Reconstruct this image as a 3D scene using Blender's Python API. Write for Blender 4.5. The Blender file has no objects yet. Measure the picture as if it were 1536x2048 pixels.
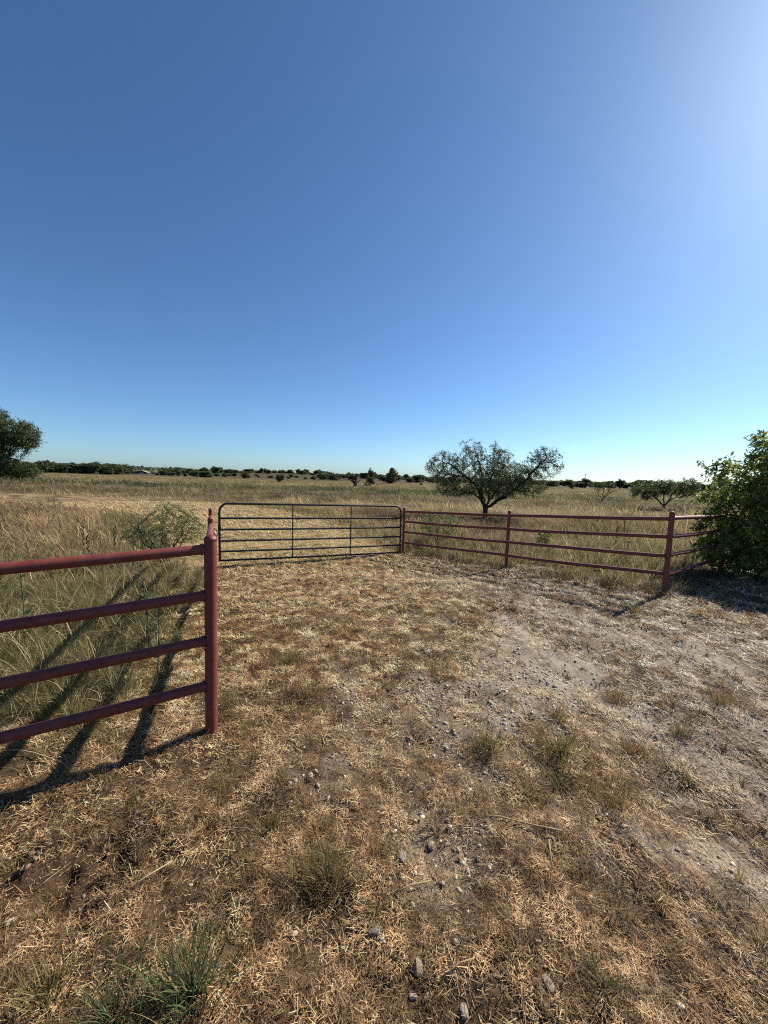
import bpy, math, random
import numpy as np
from mathutils import Vector, Matrix

# ------------------------------------------------------------------ camera, sky, sun
scene = bpy.context.scene
COL = scene.collection
F, CX, CY, HOR = 769.0, 768.0, 1024.0, 950.0      # focal length and centre of the 1536x2048 picture
CAM_Z, ROLL = 1.645, 0.029
PITCH = math.atan((CY - HOR) / F)
cam_data = bpy.data.cameras.new('camera')
cam_data.sensor_fit = 'VERTICAL'; cam_data.sensor_height = 36.0
cam_data.lens = F / 2048.0 * 36.0
cam_data.clip_start = 0.02; cam_data.clip_end = 12000
cam = bpy.data.objects.new('camera', cam_data); COL.objects.link(cam)
CAM_M = Matrix.Rotation(math.pi / 2 - PITCH, 4, 'X') @ Matrix.Rotation(ROLL, 4, 'Z')
cam.matrix_world = Matrix.Translation((0, 0, CAM_Z)) @ CAM_M
scene.camera = cam

SUN_AZ, SUN_EL = math.radians(54.0), math.radians(38.0)   # azimuth clockwise from +Y
SUN_DIR = Vector((math.sin(SUN_AZ) * math.cos(SUN_EL), math.cos(SUN_AZ) * math.cos(SUN_EL), math.sin(SUN_EL)))
world = bpy.data.worlds.new('World'); scene.world = world; world.use_nodes = True
wn, wl = world.node_tree.nodes, world.node_tree.links
wn.clear()
sky = wn.new('ShaderNodeTexSky'); sky.sky_type = 'NISHITA'; sky.sun_disc = False
sky.sun_elevation = SUN_EL; sky.sun_rotation = SUN_AZ
sky.altitude = 300; sky.air_density = 0.8; sky.dust_density = 0.58; sky.ozone_density = 3.0
bg = wn.new('ShaderNodeBackground'); bg.inputs['Strength'].default_value = 0.077
wo = wn.new('ShaderNodeOutputWorld')
wb = wn.new('ShaderNodeMix'); wb.data_type = 'RGBA'; wb.blend_type = 'MULTIPLY'     # the camera's cool white balance
wb.inputs[0].default_value = 1.0; wb.inputs[7].default_value = (.72, .935, 1.10, 1)
wl.new(sky.outputs[0], wb.inputs[6]); wl.new(wb.outputs[2], bg.inputs[0]); wl.new(bg.outputs[0], wo.inputs[0])
sun_data = bpy.data.lights.new('sun', 'SUN'); sun_data.energy = 5.0; sun_data.angle = math.radians(0.55)
sun_data.color = (1.0, 0.92, 0.80)
sun = bpy.data.objects.new('sun', sun_data); COL.objects.link(sun)
sun.rotation_euler = (-SUN_DIR).to_track_quat('-Z', 'Y').to_euler()
sun.location = (20, 15, 30)
vs = scene.view_settings
vs.view_transform = 'Standard'; vs.look = 'None'; vs.exposure = 0.72; vs.gamma = 1.0; vs.use_curve_mapping = False
scene.render.engine = 'CYCLES'
cy = scene.cycles
cy.pixel_filter_type = 'BLACKMAN_HARRIS'; cy.filter_width = 1.1      # crisp, like a phone picture
cy.use_denoising = False                                                # keep the straw crisp
cy.max_bounces = 6; cy.diffuse_bounces = 3; cy.glossy_bounces = 2; cy.transmission_bounces = 4; cy.transparent_max_bounces = 4

# ------------------------------------------------------------------ numeric helpers
rng = np.random.default_rng(7)
random.seed(7)

def vnoise(x, y, seed=0):
    x = np.asarray(x, float); y = np.asarray(y, float)
    xi = np.floor(x); yi = np.floor(y)
    fx = x - xi; fy = y - yi
    fx = fx * fx * (3 - 2 * fx); fy = fy * fy * (3 - 2 * fy)
    def h(a, b):
        n = (a.astype(np.int64) * 374761393 + b.astype(np.int64) * 668265263 + seed * 974634777) & 0xffffffff
        n = ((n ^ (n >> 13)) * 1274126177) & 0xffffffff
        return ((n ^ (n >> 16)) & 0xffff) / 65535.0
    a = h(xi, yi); b = h(xi + 1, yi); c = h(xi, yi + 1); d = h(xi + 1, yi + 1)
    return (a * (1 - fx) + b * fx) * (1 - fy) + (c * (1 - fx) + d * fx) * fy

def fbm(x, y, seed=0, octaves=4):
    s = 0; a = 0.5; t = 0
    for k in range(octaves):
        s = s + a * vnoise(x * 2 ** k, y * 2 ** k, seed + k * 17); t += a; a *= 0.55
    return s / t

def sstep(a, b, x):
    t = np.clip((x - a) / (b - a), 0, 1)
    return t * t * (3 - 2 * t)

def gauss(x, y, cx, cy_, sx, sy, rot=0.0):
    c, s = math.cos(rot), math.sin(rot)
    u = (x - cx) * c + (y - cy_) * s; v = -(x - cx) * s + (y - cy_) * c
    return np.exp(-0.5 * ((u / sx) ** 2 + (v / sy) ** 2))

def poly_sd(x, y, poly):
    """signed distance to a polygon, positive inside"""
    x = np.asarray(x, float); y = np.asarray(y, float)
    inside = np.zeros(x.shape, bool); dist = np.full(x.shape, 1e9)
    n = len(poly)
    for i in range(n):
        x0, y0 = poly[i]; x1, y1 = poly[(i + 1) % n]
        if y0 != y1:
            inside ^= ((y0 > y) != (y1 > y)) & (x < (x1 - x0) * (y - y0) / (y1 - y0) + x0)
        dx, dy = x1 - x0, y1 - y0
        t = np.clip(((x - x0) * dx + (y - y0) * dy) / (dx * dx + dy * dy), 0, 1)
        dist = np.minimum(dist, np.hypot(x - x0 - t * dx, y - y0 - t * dy))
    return np.where(inside, dist, -dist)

# ------------------------------------------------------------------ plan of the place (metres, +Y away from the viewer)
NEAR_L = (-1.04, 2.26); MID_L = (-2.247, 4.95); END_L = (-3.45, 7.60)
WING_L = (-1.04 - .85 * 3.05, 2.26 - .527 * 3.05)
FR0 = (0.55, 10.37); FR1 = (2.60, 7.96); FR2 = (4.255, 5.66); FR3 = (6.69, 7.50); FR4 = (9.12, 9.34)
GATE_A = (-3.55, 8.24); GATE_B = (0.46, 10.26)
DRIVE = [WING_L, NEAR_L, MID_L, END_L, GATE_A, GATE_B, FR0, FR1, FR2, FR3, FR4, (14, 12.5), (40, 12), (40, -30), (-40, -30), (-40, -17), (-8.6, -2.4)]
PATH = [GATE_B, (-.3, 12.0), (-1.5, 14.5), (-2.9, 17.8), (-5.0, 21.0), (-9.7, 25.0), (-16, 27.5), (-30, 29.5),
        (-30, 24.6), (-20, 22.6), (-14, 19.9), (-9.5, 15.8), (-7.0, 12.5), (-5.2, 9.6), (-4.1, 8.0), END_L, GATE_A]
YP = [-60, 3.0, 3.75, 5.2, 6.79, 8.5, 10.12, 14, 30, 100, 150, 250, 300, 400, 700, 5000]
ZP = [0, 0, -.05, -.15, -.264, -.38, -.478, -.55, -.6, -.7, -1.2, -3.0, -4.2, -6.0, -8, -8]

def terrain(x, y, micro=False):
    x = np.asarray(x, float); y = np.asarray(y, float)
    z = np.interp(y - .45 * np.clip(x, -6, 6), YP, ZP)
    z = z + 3.9 * gauss(x, y, -62, 262, 52, 45)                    # scrubby rise
    z = z + 2.0 * gauss(x, y, 150, 300, 90, 60)
    z = z + 20 * gauss(x, y, -1900, 1900, 800, 350, .5)              # wooded ridge
    z = z + 0.35 * sstep(16, 45, y) * (fbm(x / 14, y / 14, 5, 3) - .5)
    if micro:
        r = np.hypot(x, y)
        w = 1 - sstep(10, 30, r)
        z = z + w * (.07 * (fbm(x / .9, y / .9, 11, 3) - .5) + .085 * (fbm(x / .24, y / .24, 12, 3) - .5))
        # broken clods at the left foot, and the shallow rut with stones
        z = z - .13 * gauss(x, y, -1.22, 1.42, .30, .14) * fbm(x / .06, y / .06, 19, 2)
        z = z - .04 * gauss(x, y, .22, 1.72, .10, .25, .25)
        z = z - .03 * gauss(x, y, 1.75, 2.8, .25, 1.6)
    return z

def tz(x, y): return float(terrain(np.array([x]), np.array([y]), True)[0])

def column(px, Z):
    """ground point under picture column px at distance Z"""
    py = HOR + ROLL * (px - CX)
    d = CAM_M.to_3x3() @ Vector(((px - CX) / F, -(py - CY) / F, -1))
    d = d / d.y
    x = d.x * Z
    return Vector((x, Z, tz(x, Z)))

def ground_at(px, py):
    d = CAM_M.to_3x3() @ Vector(((px - CX) / F, -(py - CY) / F, -1))
    d = d / d.y
    t = .5
    while t < 400:
        if CAM_Z + d.z * t < tz(d.x * t, t): break
        t *= 1.01
    return Vector((d.x * t, t, tz(d.x * t, t)))

def mown(x, y):
    return np.maximum(poly_sd(x, y, DRIVE), poly_sd(x, y, PATH))

def spots(*pix): return [tuple(ground_at(*p)[:2]) for p in pix]
CAL_LINES = [(.11, spots((1085, 1300), (1190, 1380), (1260, 1425))), (.09, spots((1275, 1440), (1310, 1458), (1350, 1467))), (.08, spots((1150, 1350), (1235, 1420))), (.15, spots((1385, 1505), (1450, 1545), (1540, 1605), (1640, 1700))),
             (.16, spots((1440, 1730), (1530, 1790))), (.14, spots((1010, 1240), (1070, 1285))), (.2, spots((1380, 1300), (1480, 1350))), (.12, spots((1490, 1440), (1600, 1500)))]
GRV = [(spots((905, 1415))[0], .46, .36, 1.0), (spots((622, 1556))[0], .19, .12, 1.0), (spots((862, 1690))[0], .13, .22, .95), (spots((980, 1300))[0], .65, .8, .9), (spots((1090, 1215))[0], 1.2, 1.3, .85),
       (spots((690, 1370))[0], .14, .5, .7), (spots((620, 1265))[0], .2, .8, .55), (spots((820, 1160))[0], 1.3, 1.2, .6), (spots((1300, 1290))[0], 1.0, .8, .6), (spots((920, 1750))[0], .18, .16, .6), (spots((740, 1500))[0], .2, .1, .7)]
def zones(x, y):
    n1 = fbm(x / .55, y / .55, 31, 4); n2 = fbm(x / 1.6, y / 1.6, 32, 3)
    st = fbm((x + .12 * y) / .16, y / 1.1, 33, 3); fine = fbm(x / .07, y / .07, 38, 3)
    cal = np.zeros(np.shape(x))
    for wdt, line in CAL_LINES:
        d = np.full(np.shape(x), 9.0)
        for (x0, y0), (x1, y1) in zip(line[:-1], line[1:]):
            t = np.clip(((x - x0) * (x1 - x0) + (y - y0) * (y1 - y0)) / ((x1 - x0) ** 2 + (y1 - y0) ** 2), 0, 1)
            d = np.minimum(d, np.hypot(x - x0 - t * (x1 - x0), y - y0 - t * (y1 - y0)))
        cal = np.maximum(cal, sstep(1.7, .2, d / wdt + 2.4 * (n1 - .5) + 2.2 * (fine - .5)))
    cal = np.maximum(cal, .85 * np.clip(1.2 * gauss(x, y, 1.95, 2.6, .8, 1.7), 0, 1) * sstep(.45, .57, .4 * n1 + .35 * st + .25 * fine))
    grv = np.zeros(np.shape(x))
    for (gx, gy), sx, sy, a_ in GRV: grv = grv + a_ * gauss(x, y, gx, gy, sx, sy)
    grv = np.clip(grv, 0, 1.1) * sstep(.36, .56, .6 * n1 + .4 * fine)
    red = gauss(x, y, -1.25, 1.42, .42, .16) * sstep(.3, .55, n1)
    return np.clip(cal, 0, 1), np.clip(grv, 0, 1), np.clip(red, 0, 1), n1, n2

def lerp(a, b, t): return a + (b - a) * t[:, None]

def pasture_colour(x, y):
    """dry and green bands of the pasture"""
    n = fbm(x / 6, y / 6, 41, 4); nb = fbm(x / 30, y / 9, 42, 3)
    yy = y + 6 * (nb - .5) * sstep(15, 40, y) + .10 * x * sstep(20, 60, y)
    tan_ = np.array([.33, .23, .125]); red = np.array([.27, .178, .096]); pale = np.array([.42, .325, .175]); olive = np.array([.24, .205, .085])
    green = np.array([.088, .115, .042]); gold = np.array([.34, .27, .125]); grey = np.array([.19, .152, .082])
    c = np.tile(red, (len(x), 1))
    c = lerp(c, np.tile(tan_, (len(x), 1)), sstep(.35, .6, n))
    c = lerp(c, np.tile(pale, (len(x), 1)), sstep(21, 25, yy) * (1 - sstep(28, 32, yy)) * .9)
    c = lerp(c, np.tile(grey, (len(x), 1)), sstep(29, 33, yy) * sstep(.25, .45, nb) * .9)
    c = lerp(c, np.tile(green, (len(x), 1)), sstep(44, 48, yy) * (1 - sstep(56, 62, yy)) * sstep(.30, .48, nb))
    c = lerp(c, np.tile(gold, (len(x), 1)), sstep(60, 68, yy) * .9)
    c = lerp(c, np.tile(olive, (len(x), 1)), sstep(60, 68, yy) * sstep(.48, .62, fbm(x / 25, y / 5, 43, 3)) * .75)
    side = sstep(.3, 1.5, x) * (1 - sstep(14, 20, y)) + .5 * sstep(4, 16, x - .1 * y) * sstep(14, 20, y)   # the right side is yellower green
    c = lerp(c, np.tile(olive * .95, (len(x), 1)), np.clip(side * 1.2, 0, 1) * sstep(.32, .52, fbm(x / 1.8, y / 1.8, 44, 3)))
    edge = np.exp(-((poly_sd(x, y, PATH) + .9) / .8) ** 2) * (x > -12) * sstep(9, 11, y)              # rank olive growth along the cut edge, its backlit shade painted in
    c = lerp(c, np.tile(olive * .8, (len(x), 1)), np.clip(edge, 0, 1) * .8)
    left = sstep(-.5, -1.2, x) * (1 - sstep(6.0, 8.5, y))                     # lush corner behind the left fence
    c = lerp(c, np.tile(olive * 1.05, (len(x), 1)), left * .8)
    c = lerp(c, np.tile(np.array([.20, .16, .08]), (len(x), 1)), sstep(105, 150, y))
    return c

# ------------------------------------------------------------------ mesh and material helpers
def mesh_np(name, verts, faces, mat, col=None, smooth=False):
    """one mesh from a vertex array and a list of face arrays (each n x k)"""
    me = bpy.data.meshes.new(name)
    verts = np.asarray(verts, np.float32)
    fl = faces if isinstance(faces, list) else [faces]
    fl = [np.asarray(f, np.int32) for f in fl if len(f)]
    loops = np.concatenate([f.ravel() for f in fl])
    tot = np.concatenate([np.full(len(f), f.shape[1], np.int32) for f in fl])
    start = np.concatenate([[0], np.cumsum(tot)[:-1]]).astype(np.int32)
    me.vertices.add(len(verts)); me.vertices.foreach_set('co', verts.ravel())
    me.loops.add(len(loops)); me.loops.foreach_set('vertex_index', loops)
    me.polygons.add(len(tot)); me.polygons.foreach_set('loop_start', start); me.polygons.foreach_set('loop_total', tot)
    if smooth: me.polygons.foreach_set('use_smooth', np.ones(len(tot), bool))
    if col is not None:
        a = me.color_attributes.new('col', 'FLOAT_COLOR', 'POINT')
        c4 = np.ones((len(verts), 4), np.float32); c4[:, :3] = col
        a.data.foreach_set('color', c4.ravel())
    me.update(calc_edges=True)
    if mat: me.materials.append(mat)
    return me

def link(name, me, parent=None, loc=(0, 0, 0), rot=(0, 0, 0), scale=(1, 1, 1)):
    o = bpy.data.objects.new(name, me); COL.objects.link(o)
    o.location = loc; o.rotation_euler = rot; o.scale = scale
    if parent: o.parent = parent
    return o

def tag(o, label=None, cat=None, group=None, kind=None):
    if label: o['label'] = label
    if cat: o['category'] = cat
    if group: o['group'] = group
    if kind: o['kind'] = kind
    return o

def empty(name, loc, label, cat, group=None, rz=0.0):
    o = bpy.data.objects.new(name, None); COL.objects.link(o)
    o.location = loc; o.rotation_euler = (0, 0, rz); o.empty_display_size = .2
    return tag(o, label, cat, group)

def material(name):
    m = bpy.data.materials.new(name); m.use_nodes = True
    nt = m.node_tree; nt.nodes.clear()
    out = nt.nodes.new('ShaderNodeOutputMaterial')
    return m, nt, out

def node(nt, t, **kw):
    n = nt.nodes.new(t)
    for k, v in kw.items():
        if k in n.inputs: n.inputs[k].default_value = v
        else: setattr(n, k, v)
    return n

def noise(nt, scale, detail=4, rough=.6):
    tc = nt.nodes.new('ShaderNodeTexCoord')
    n = nt.nodes.new('ShaderNodeTexNoise'); n.inputs['Scale'].default_value = scale
    n.inputs['Detail'].default_value = detail; n.inputs['Roughness'].default_value = rough
    nt.links.new(tc.outputs['Object'], n.inputs['Vector'])
    return n

def mixc(nt, a, b, fac, mode='MIX'):
    m = nt.nodes.new('ShaderNodeMix'); m.data_type = 'RGBA'; m.blend_type = mode
    for s, v in ((0, fac), (6, a), (7, b)):
        if hasattr(v, 'is_output'): nt.links.new(v, m.inputs[s])
        else: m.inputs[s].default_value = v if not isinstance(v, tuple) else (*v, 1)
    return m.outputs[2]

def ramp(nt, fac, stops):
    r = nt.nodes.new('ShaderNodeValToRGB')
    e = r.color_ramp.elements
    while len(e) < len(stops): e.new(.5)
    for el, (p, c) in zip(e, stops):
        el.position = p; el.color = (*c, 1) if isinstance(c, tuple) else (c, c, c, 1)
    nt.links.new(fac, r.inputs[0])
    return r.outputs[0]

def plant_mat(name, transl=.35, rough=.6, gloss=.0):
    m, nt, out = material(name)
    at = node(nt, 'ShaderNodeAttribute', attribute_name='col')
    d = node(nt, 'ShaderNodeBsdfPrincipled'); d.inputs['Roughness'].default_value = rough
    d.inputs['Specular IOR Level'].default_value = gloss
    t = node(nt, 'ShaderNodeBsdfTranslucent')
    mx = node(nt, 'ShaderNodeMixShader'); mx.inputs[0].default_value = transl
    nt.links.new(at.outputs['Color'], d.inputs['Base Color']); nt.links.new(at.outputs['Color'], t.inputs['Color'])
    nt.links.new(d.outputs[0], mx.inputs[1]); nt.links.new(t.outputs[0], mx.inputs[2]); nt.links.new(mx.outputs[0], out.inputs[0])
    return m

def rough_mat(name, stops, scale, bump=.3, rough=.85, detail=5, bump_scale=None, dist=.01, spec=.2):
    m, nt, out = material(name)
    n = noise(nt, scale, detail)
    d = node(nt, 'ShaderNodeBsdfPrincipled'); d.inputs['Roughness'].default_value = rough
    d.inputs['Specular IOR Level'].default_value = spec
    nt.links.new(ramp(nt, n.outputs['Fac'], stops), d.inputs['Base Color'])
    b = node(nt, 'ShaderNodeBump'); b.inputs['Strength'].default_value = bump; b.inputs['Distance'].default_value = dist
    n2 = noise(nt, bump_scale or scale * 3, 4)
    nt.links.new(n2.outputs['Fac'], b.inputs['Height']); nt.links.new(b.outputs[0], d.inputs['Normal'])
    nt.links.new(d.outputs[0], out.inputs[0])
    return m

def make_ground_mat():
    m, nt, out = material('dry soil')
    at = node(nt, 'ShaderNodeAttribute', attribute_name='col')
    n1 = noise(nt, 38, 6, .7); n2 = noise(nt, 170, 3, .7)
    c = mixc(nt, at.outputs['Color'], ramp(nt, n1.outputs['Fac'], [(.3, .38), (.7, 1.0)]), .85, 'MULTIPLY')
    c = mixc(nt, c, ramp(nt, n2.outputs['Fac'], [(.3, .55), (.7, 1.0)]), .7, 'MULTIPLY')
    d = node(nt, 'ShaderNodeBsdfPrincipled'); d.inputs['Roughness'].default_value = .95; d.inputs['Specular IOR Level'].default_value = .1
    nt.links.new(c, d.inputs['Base Color'])
    b = node(nt, 'ShaderNodeBump'); b.inputs['Strength'].default_value = .8; b.inputs['Distance'].default_value = .02
    add = node(nt, 'ShaderNodeMath', operation='ADD')
    nt.links.new(n1.outputs['Fac'], add.inputs[0]); nt.links.new(n2.outputs['Fac'], add.inputs[1])
    nt.links.new(add.outputs[0], b.inputs['Height']); nt.links.new(b.outputs[0], d.inputs['Normal'])
    nt.links.new(d.outputs[0], out.inputs[0])
    return m

def make_paint(name, base, worn, rust, rough, thresh):
    """old oil paint on steel pipe: chalky film, rust coming through in flecks"""
    m, nt, out = material(name)
    n1 = noise(nt, 14, 8, .72); n2 = noise(nt, 60, 6, .75)
    c = mixc(nt, base, worn, ramp(nt, n1.outputs['Fac'], [(.35, 0.0), (.7, 1.0)]))
    fleck = ramp(nt, n2.outputs['Fac'], [(thresh, 0.0), (thresh + .06, 1.0)])
    c = mixc(nt, c, rust, fleck)
    d = node(nt, 'ShaderNodeBsdfPrincipled')
    nt.links.new(c, d.inputs['Base Color'])
    nt.links.new(ramp(nt, n2.outputs['Fac'], [(.3, rough - .1), (.8, rough + .25)]), d.inputs['Roughness'])
    b = node(nt, 'ShaderNodeBump'); b.inputs['Strength'].default_value = .25; b.inputs['Distance'].default_value = .003
    nt.links.new(n2.outputs['Fac'], b.inputs['Height']); nt.links.new(b.outputs[0], d.inputs['Normal'])
    nt.links.new(d.outputs[0], out.inputs[0])
    return m

M_GROUND = make_ground_mat()
M_STRAW = plant_mat('dry straw', .25, .7, .15)
M_GRASS = plant_mat('standing grass', .40, .6, .1)
M_LEAF = plant_mat('leaves', .50, .45, .35)
M_FARLEAF = plant_mat('far foliage', .35, .8, .1)
M_BARK = rough_mat('dark bark', [(.3, (.030, .022, .017)), (.7, (.085, .066, .05))], 14, .6, .95)
M_RED = make_paint('red oxide paint', (.135, .019, .013), (.205, .050, .036), (.045, .016, .011), .56, .575)
M_GREEN = make_paint('dark green gate paint', (.0035, .0075, .0072), (.006, .012, .0115), (.010, .010, .009), .50, .66)
M_STONE = rough_mat('limestone', [(.25, (.25, .20, .145)), (.75, (.50, .42, .32))], 22, .5, .9)
M_STONE_B = rough_mat('tan sandstone', [(.25, (.25, .17, .11)), (.75, (.45, .34, .23))], 22, .5, .9)
M_STONE_G = rough_mat('grey stone', [(.25, (.16, .135, .11)), (.75, (.33, .28, .23))], 22, .5, .9)
M_STEEL = rough_mat('rusty chain steel', [(.3, (.05, .035, .028)), (.7, (.12, .10, .09))], 60, .3, .55)

# ------------------------------------------------------------------ the ground: one sheet to the horizon, cut along drive and path
def build_ground():
    rr = [0.0, .25]
    while rr[-1] < 12: rr.append(rr[-1] * 1.013)
    while rr[-1] < 60: rr.append(rr[-1] * 1.022)
    while rr[-1] < 5200: rr.append(rr[-1] * 1.045)
    rr = np.array(rr[1:])
    th = np.concatenate([np.linspace(-64, 64, 400), np.linspace(64, 296, 60)[1:-1]])
    th = np.radians(th)
    R, T = np.meshgrid(rr, th, indexing='ij')
    x = (R * np.sin(T)).ravel(); y = (R * np.cos(T)).ravel()
    z = terrain(x, y, True)
    cal, grv, red, n1, n2 = zones(x, y)
    m = mown(x, y)
    straw = np.array([.21, .135, .068]); soil = np.array([.115, .076, .048])
    c = lerp(np.tile(soil, (len(x), 1)), np.tile(straw, (len(x), 1)), sstep(.35, .62, fbm(x / .12, y / .12, 51, 4)) * .7 + .1)
    c = lerp(c, np.tile(np.array([.39, .305, .21]), (len(x), 1)), grv * .85)
    c = lerp(c, np.tile(np.array([.65, .55, .425]), (len(x), 1)), cal * .9)
    c = lerp(c, np.tile(np.array([.13, .078, .048]), (len(x), 1)), red * .95)
    c = lerp(c, np.tile(np.array([.46, .335, .17]), (len(x), 1)), sstep(5.5, 12, y) * sstep(.30, .6, n1) * .85)
    past = pasture_colour(x, y) * .62
    far = sstep(170, 420, y)
    wood = np.array([.035, .048, .026])
    past = lerp(past, np.tile(wood, (len(x), 1)), far)
    c = lerp(c, past, sstep(-.05, -.5, m))
    nr, nt_ = len(rr), len(th)
    idx = np.arange(nr * nt_).reshape(nr, nt_)
    a = idx[:-1, :]; b = idx[1:, :]
    q = np.stack([a, b, np.roll(b, -1, 1), np.roll(a, -1, 1)], -1).reshape(-1, 4)[:, ::-1]
    fx = x[q].mean(1); fy = y[q].mean(1)
    in_d = (poly_sd(fx, fy, DRIVE) > 0); in_p = (poly_sd(fx, fy, PATH) > 0) & ~in_d
    V = np.stack([x, y, z], 1)
    hole = np.arange(nt_)                                             # close the ring under the viewer
    for nm, mask in (('pasture_ground', ~in_d & ~in_p), ('driveway', in_d), ('mown_path', in_p)):
        f = q[mask]; used = np.unique(f); mp = np.full(len(V), -1); mp[used] = np.arange(len(used))
        fl = [mp[f]]
        if nm == 'driveway':
            fl.append(mp[hole][::-1][None, :] if mp[hole].min() >= 0 else np.zeros((0, 3)))
        me = mesh_np(nm, V[used], fl, M_GROUND, c[used], True)
        tag(link(nm, me), kind='structure')
build_ground()

# ------------------------------------------------------------------ blades and straw
def blades(P, head, L, W, t0, t1, nseg, col, tip=.25, twist=None):
    """bent ribbons: P n x 3 foot points, head heading, L length, W width, tilt from upright going t0 -> t1"""
    n = len(P)
    hx, hy = np.cos(head), np.sin(head)
    tw = head + np.pi / 2 if twist is None else twist
    sx, sy = np.cos(tw), np.sin(tw)
    cur = P.copy()
    rows = []
    for k in range(nseg + 1):
        f = k / nseg
        w = W * (1 - (1 - tip) * f ** 1.5) * .5
        off = np.stack([sx * w, sy * w, np.zeros(n)], 1)
        rows.append(cur - off); rows.append(cur + off)
        ti = t0 + (t1 - t0) * (k + .5) / nseg
        st, ct = np.sin(ti), np.cos(ti)
        cur = cur + np.stack([hx * st, hy * st, ct], 1) * (L / nseg)[:, None]
    V = np.stack(rows, 1).reshape(-1, 3)
    base = np.arange(n)[:, None] * (2 * (nseg + 1))
    fs = []
    for k in range(nseg):
        fs.append(base + np.array([2 * k, 2 * k + 1, 2 * k + 3, 2 * k + 2])[None])
    Fq = np.stack(fs, 1).reshape(-1, 4)
    C = np.repeat(col, 2 * (nseg + 1), 0)
    return V, Fq, C

def join(parts):
    Vs, Fs, Cs, o = [], [], [], 0
    for V, Fq, C in parts:
        Vs.append(V); Fs.append(Fq + o); Cs.append(C); o += len(V)
    return np.concatenate(Vs), np.concatenate(Fs), np.concatenate(Cs)

def sector(r0, r1, dens, ang=63):
    a = math.radians(ang)
    n = int(dens * a * (r1 * r1 - r0 * r0))
    r = np.sqrt(rng.uniform(r0 * r0, r1 * r1, n)); t = rng.uniform(-a, a, n)
    return r * np.sin(t), r * np.cos(t)

STRAWS = np.array([[.56, .42, .25], [.47, .325, .165], [.38, .245, .12], [.25, .155, .085], [.62, .51, .34], [.15, .095, .058], [.36, .30, .215], [.30, .175, .085]])
def straw_colours(x, y, n1):
    k = rng.choice(len(STRAWS), len(x), p=[.16, .18, .17, .16, .08, .12, .07, .06])
    c = STRAWS[k] * rng.uniform(.75, 1.15, (len(x), 1))
    c = (c * .91 + c.mean(1)[:, None] * .09) * np.array([1.04, 1.0, .93])
    gold = sstep(.2, -1.0, x - .1 * y) * sstep(1.8, 4, y)
    c = lerp(c, c * np.array([1.05, 1.0, .92]), gold)
    grey = sstep(.8, 2.4, x) * .8
    c = lerp(c, c.mean(1)[:, None] * np.array([1.20, .99, .76]), grey)
    dull = sstep(3.2, 1.2, y) * .30                                        # straw darker and browner towards the viewer
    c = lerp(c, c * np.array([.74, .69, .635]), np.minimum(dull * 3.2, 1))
    pt = fbm(x / .13, y / .13, 36, 4); pb = fbm(x / 1.1, y / 1.1, 37, 3)
    rot = sstep(.50, .62, pt + .22 * (pb - .5)) * sstep(14, 5, y) * (.62 + .38 * sstep(1.6, 3.0, y))  # dark blotches: decayed thatch, plus tuft shade painted into the straw colour
    c = lerp(np.minimum(c * 1.36, .75), c * np.array([.46, .40, .35]), rot)
    hf = sstep(.38, .62, fbm(x / .05, y / .05, 39, 2))
    c = np.minimum(c * (.60 + 1.0 * hf)[:, None], .8)
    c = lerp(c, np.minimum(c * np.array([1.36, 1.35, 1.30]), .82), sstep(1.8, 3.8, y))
    c = lerp(c, np.minimum(c * .45 + np.array([.36, .265, .13]), .68), sstep(8.5, 11.5, y - .45 * x) * .9)
    return c

def litter():
    parts = []
    for r0, r1, dens, w, lmin, lmax, seg in ((.8, 2.2, 26000, .0022, .010, .034, 1), (2.2, 4.0, 13500, .0034, .012, .042, 1), (4.0, 7.5, 4600, .0062, .02, .065, 1), (7.5, 14, 1100, .012, .04, .11, 1), (14, 30, 180, .030, .08, .2, 1)):
        x, y = sector(r0, r1, dens)
        m = mown(x, y)
        cal, grv, red, n1, n2 = zones(x, y)
        thin = 1 - .66 * cal - (.56 - .16 * sstep(2.8, 4.5, y)) * grv - .85 * red
        thin *= .30 + .9 * sstep(.34, .60, fbm(x / .20, y / .20, 61, 3))
        keep = (m > -.7) & (rng.random(len(x)) < thin)
        x, y, n1 = x[keep], y[keep], n1[keep]
        n = len(x)
        z = terrain(x, y, True) + rng.uniform(.0, .018, n)
        # lying mostly combed along the drive on the right, tangled elsewhere
        comb = sstep(.6, 1.6, x) * sstep(5, 2.5, y)
        head = np.where(rng.random(n) < comb * .5, 1.95 + rng.normal(0, .35, n) + np.pi * rng.integers(0, 2, n), rng.uniform(0, 2 * np.pi, n))
        L = rng.uniform(lmin, lmax, n) * (1 + .3 * comb) * np.where(rng.random(n) < .06, rng.uniform(1.5, 2.6, n), 1.0)
        t0 = np.radians(rng.normal(80, 13, n)); t1 = t0 + np.radians(rng.normal(4, 8, n))
        W = w * rng.uniform(.6, 1.25, n)
        tw = head + np.pi / 2
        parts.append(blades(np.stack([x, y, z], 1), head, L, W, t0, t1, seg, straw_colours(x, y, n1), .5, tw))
    V, Fq, C = join(parts)
    tag(link('mown_straw', mesh_np('mown_straw', V, Fq, M_STRAW, C)), 'cut dry straw and thatch lying over the drive and path', 'straw', kind='stuff')
litter()

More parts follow.
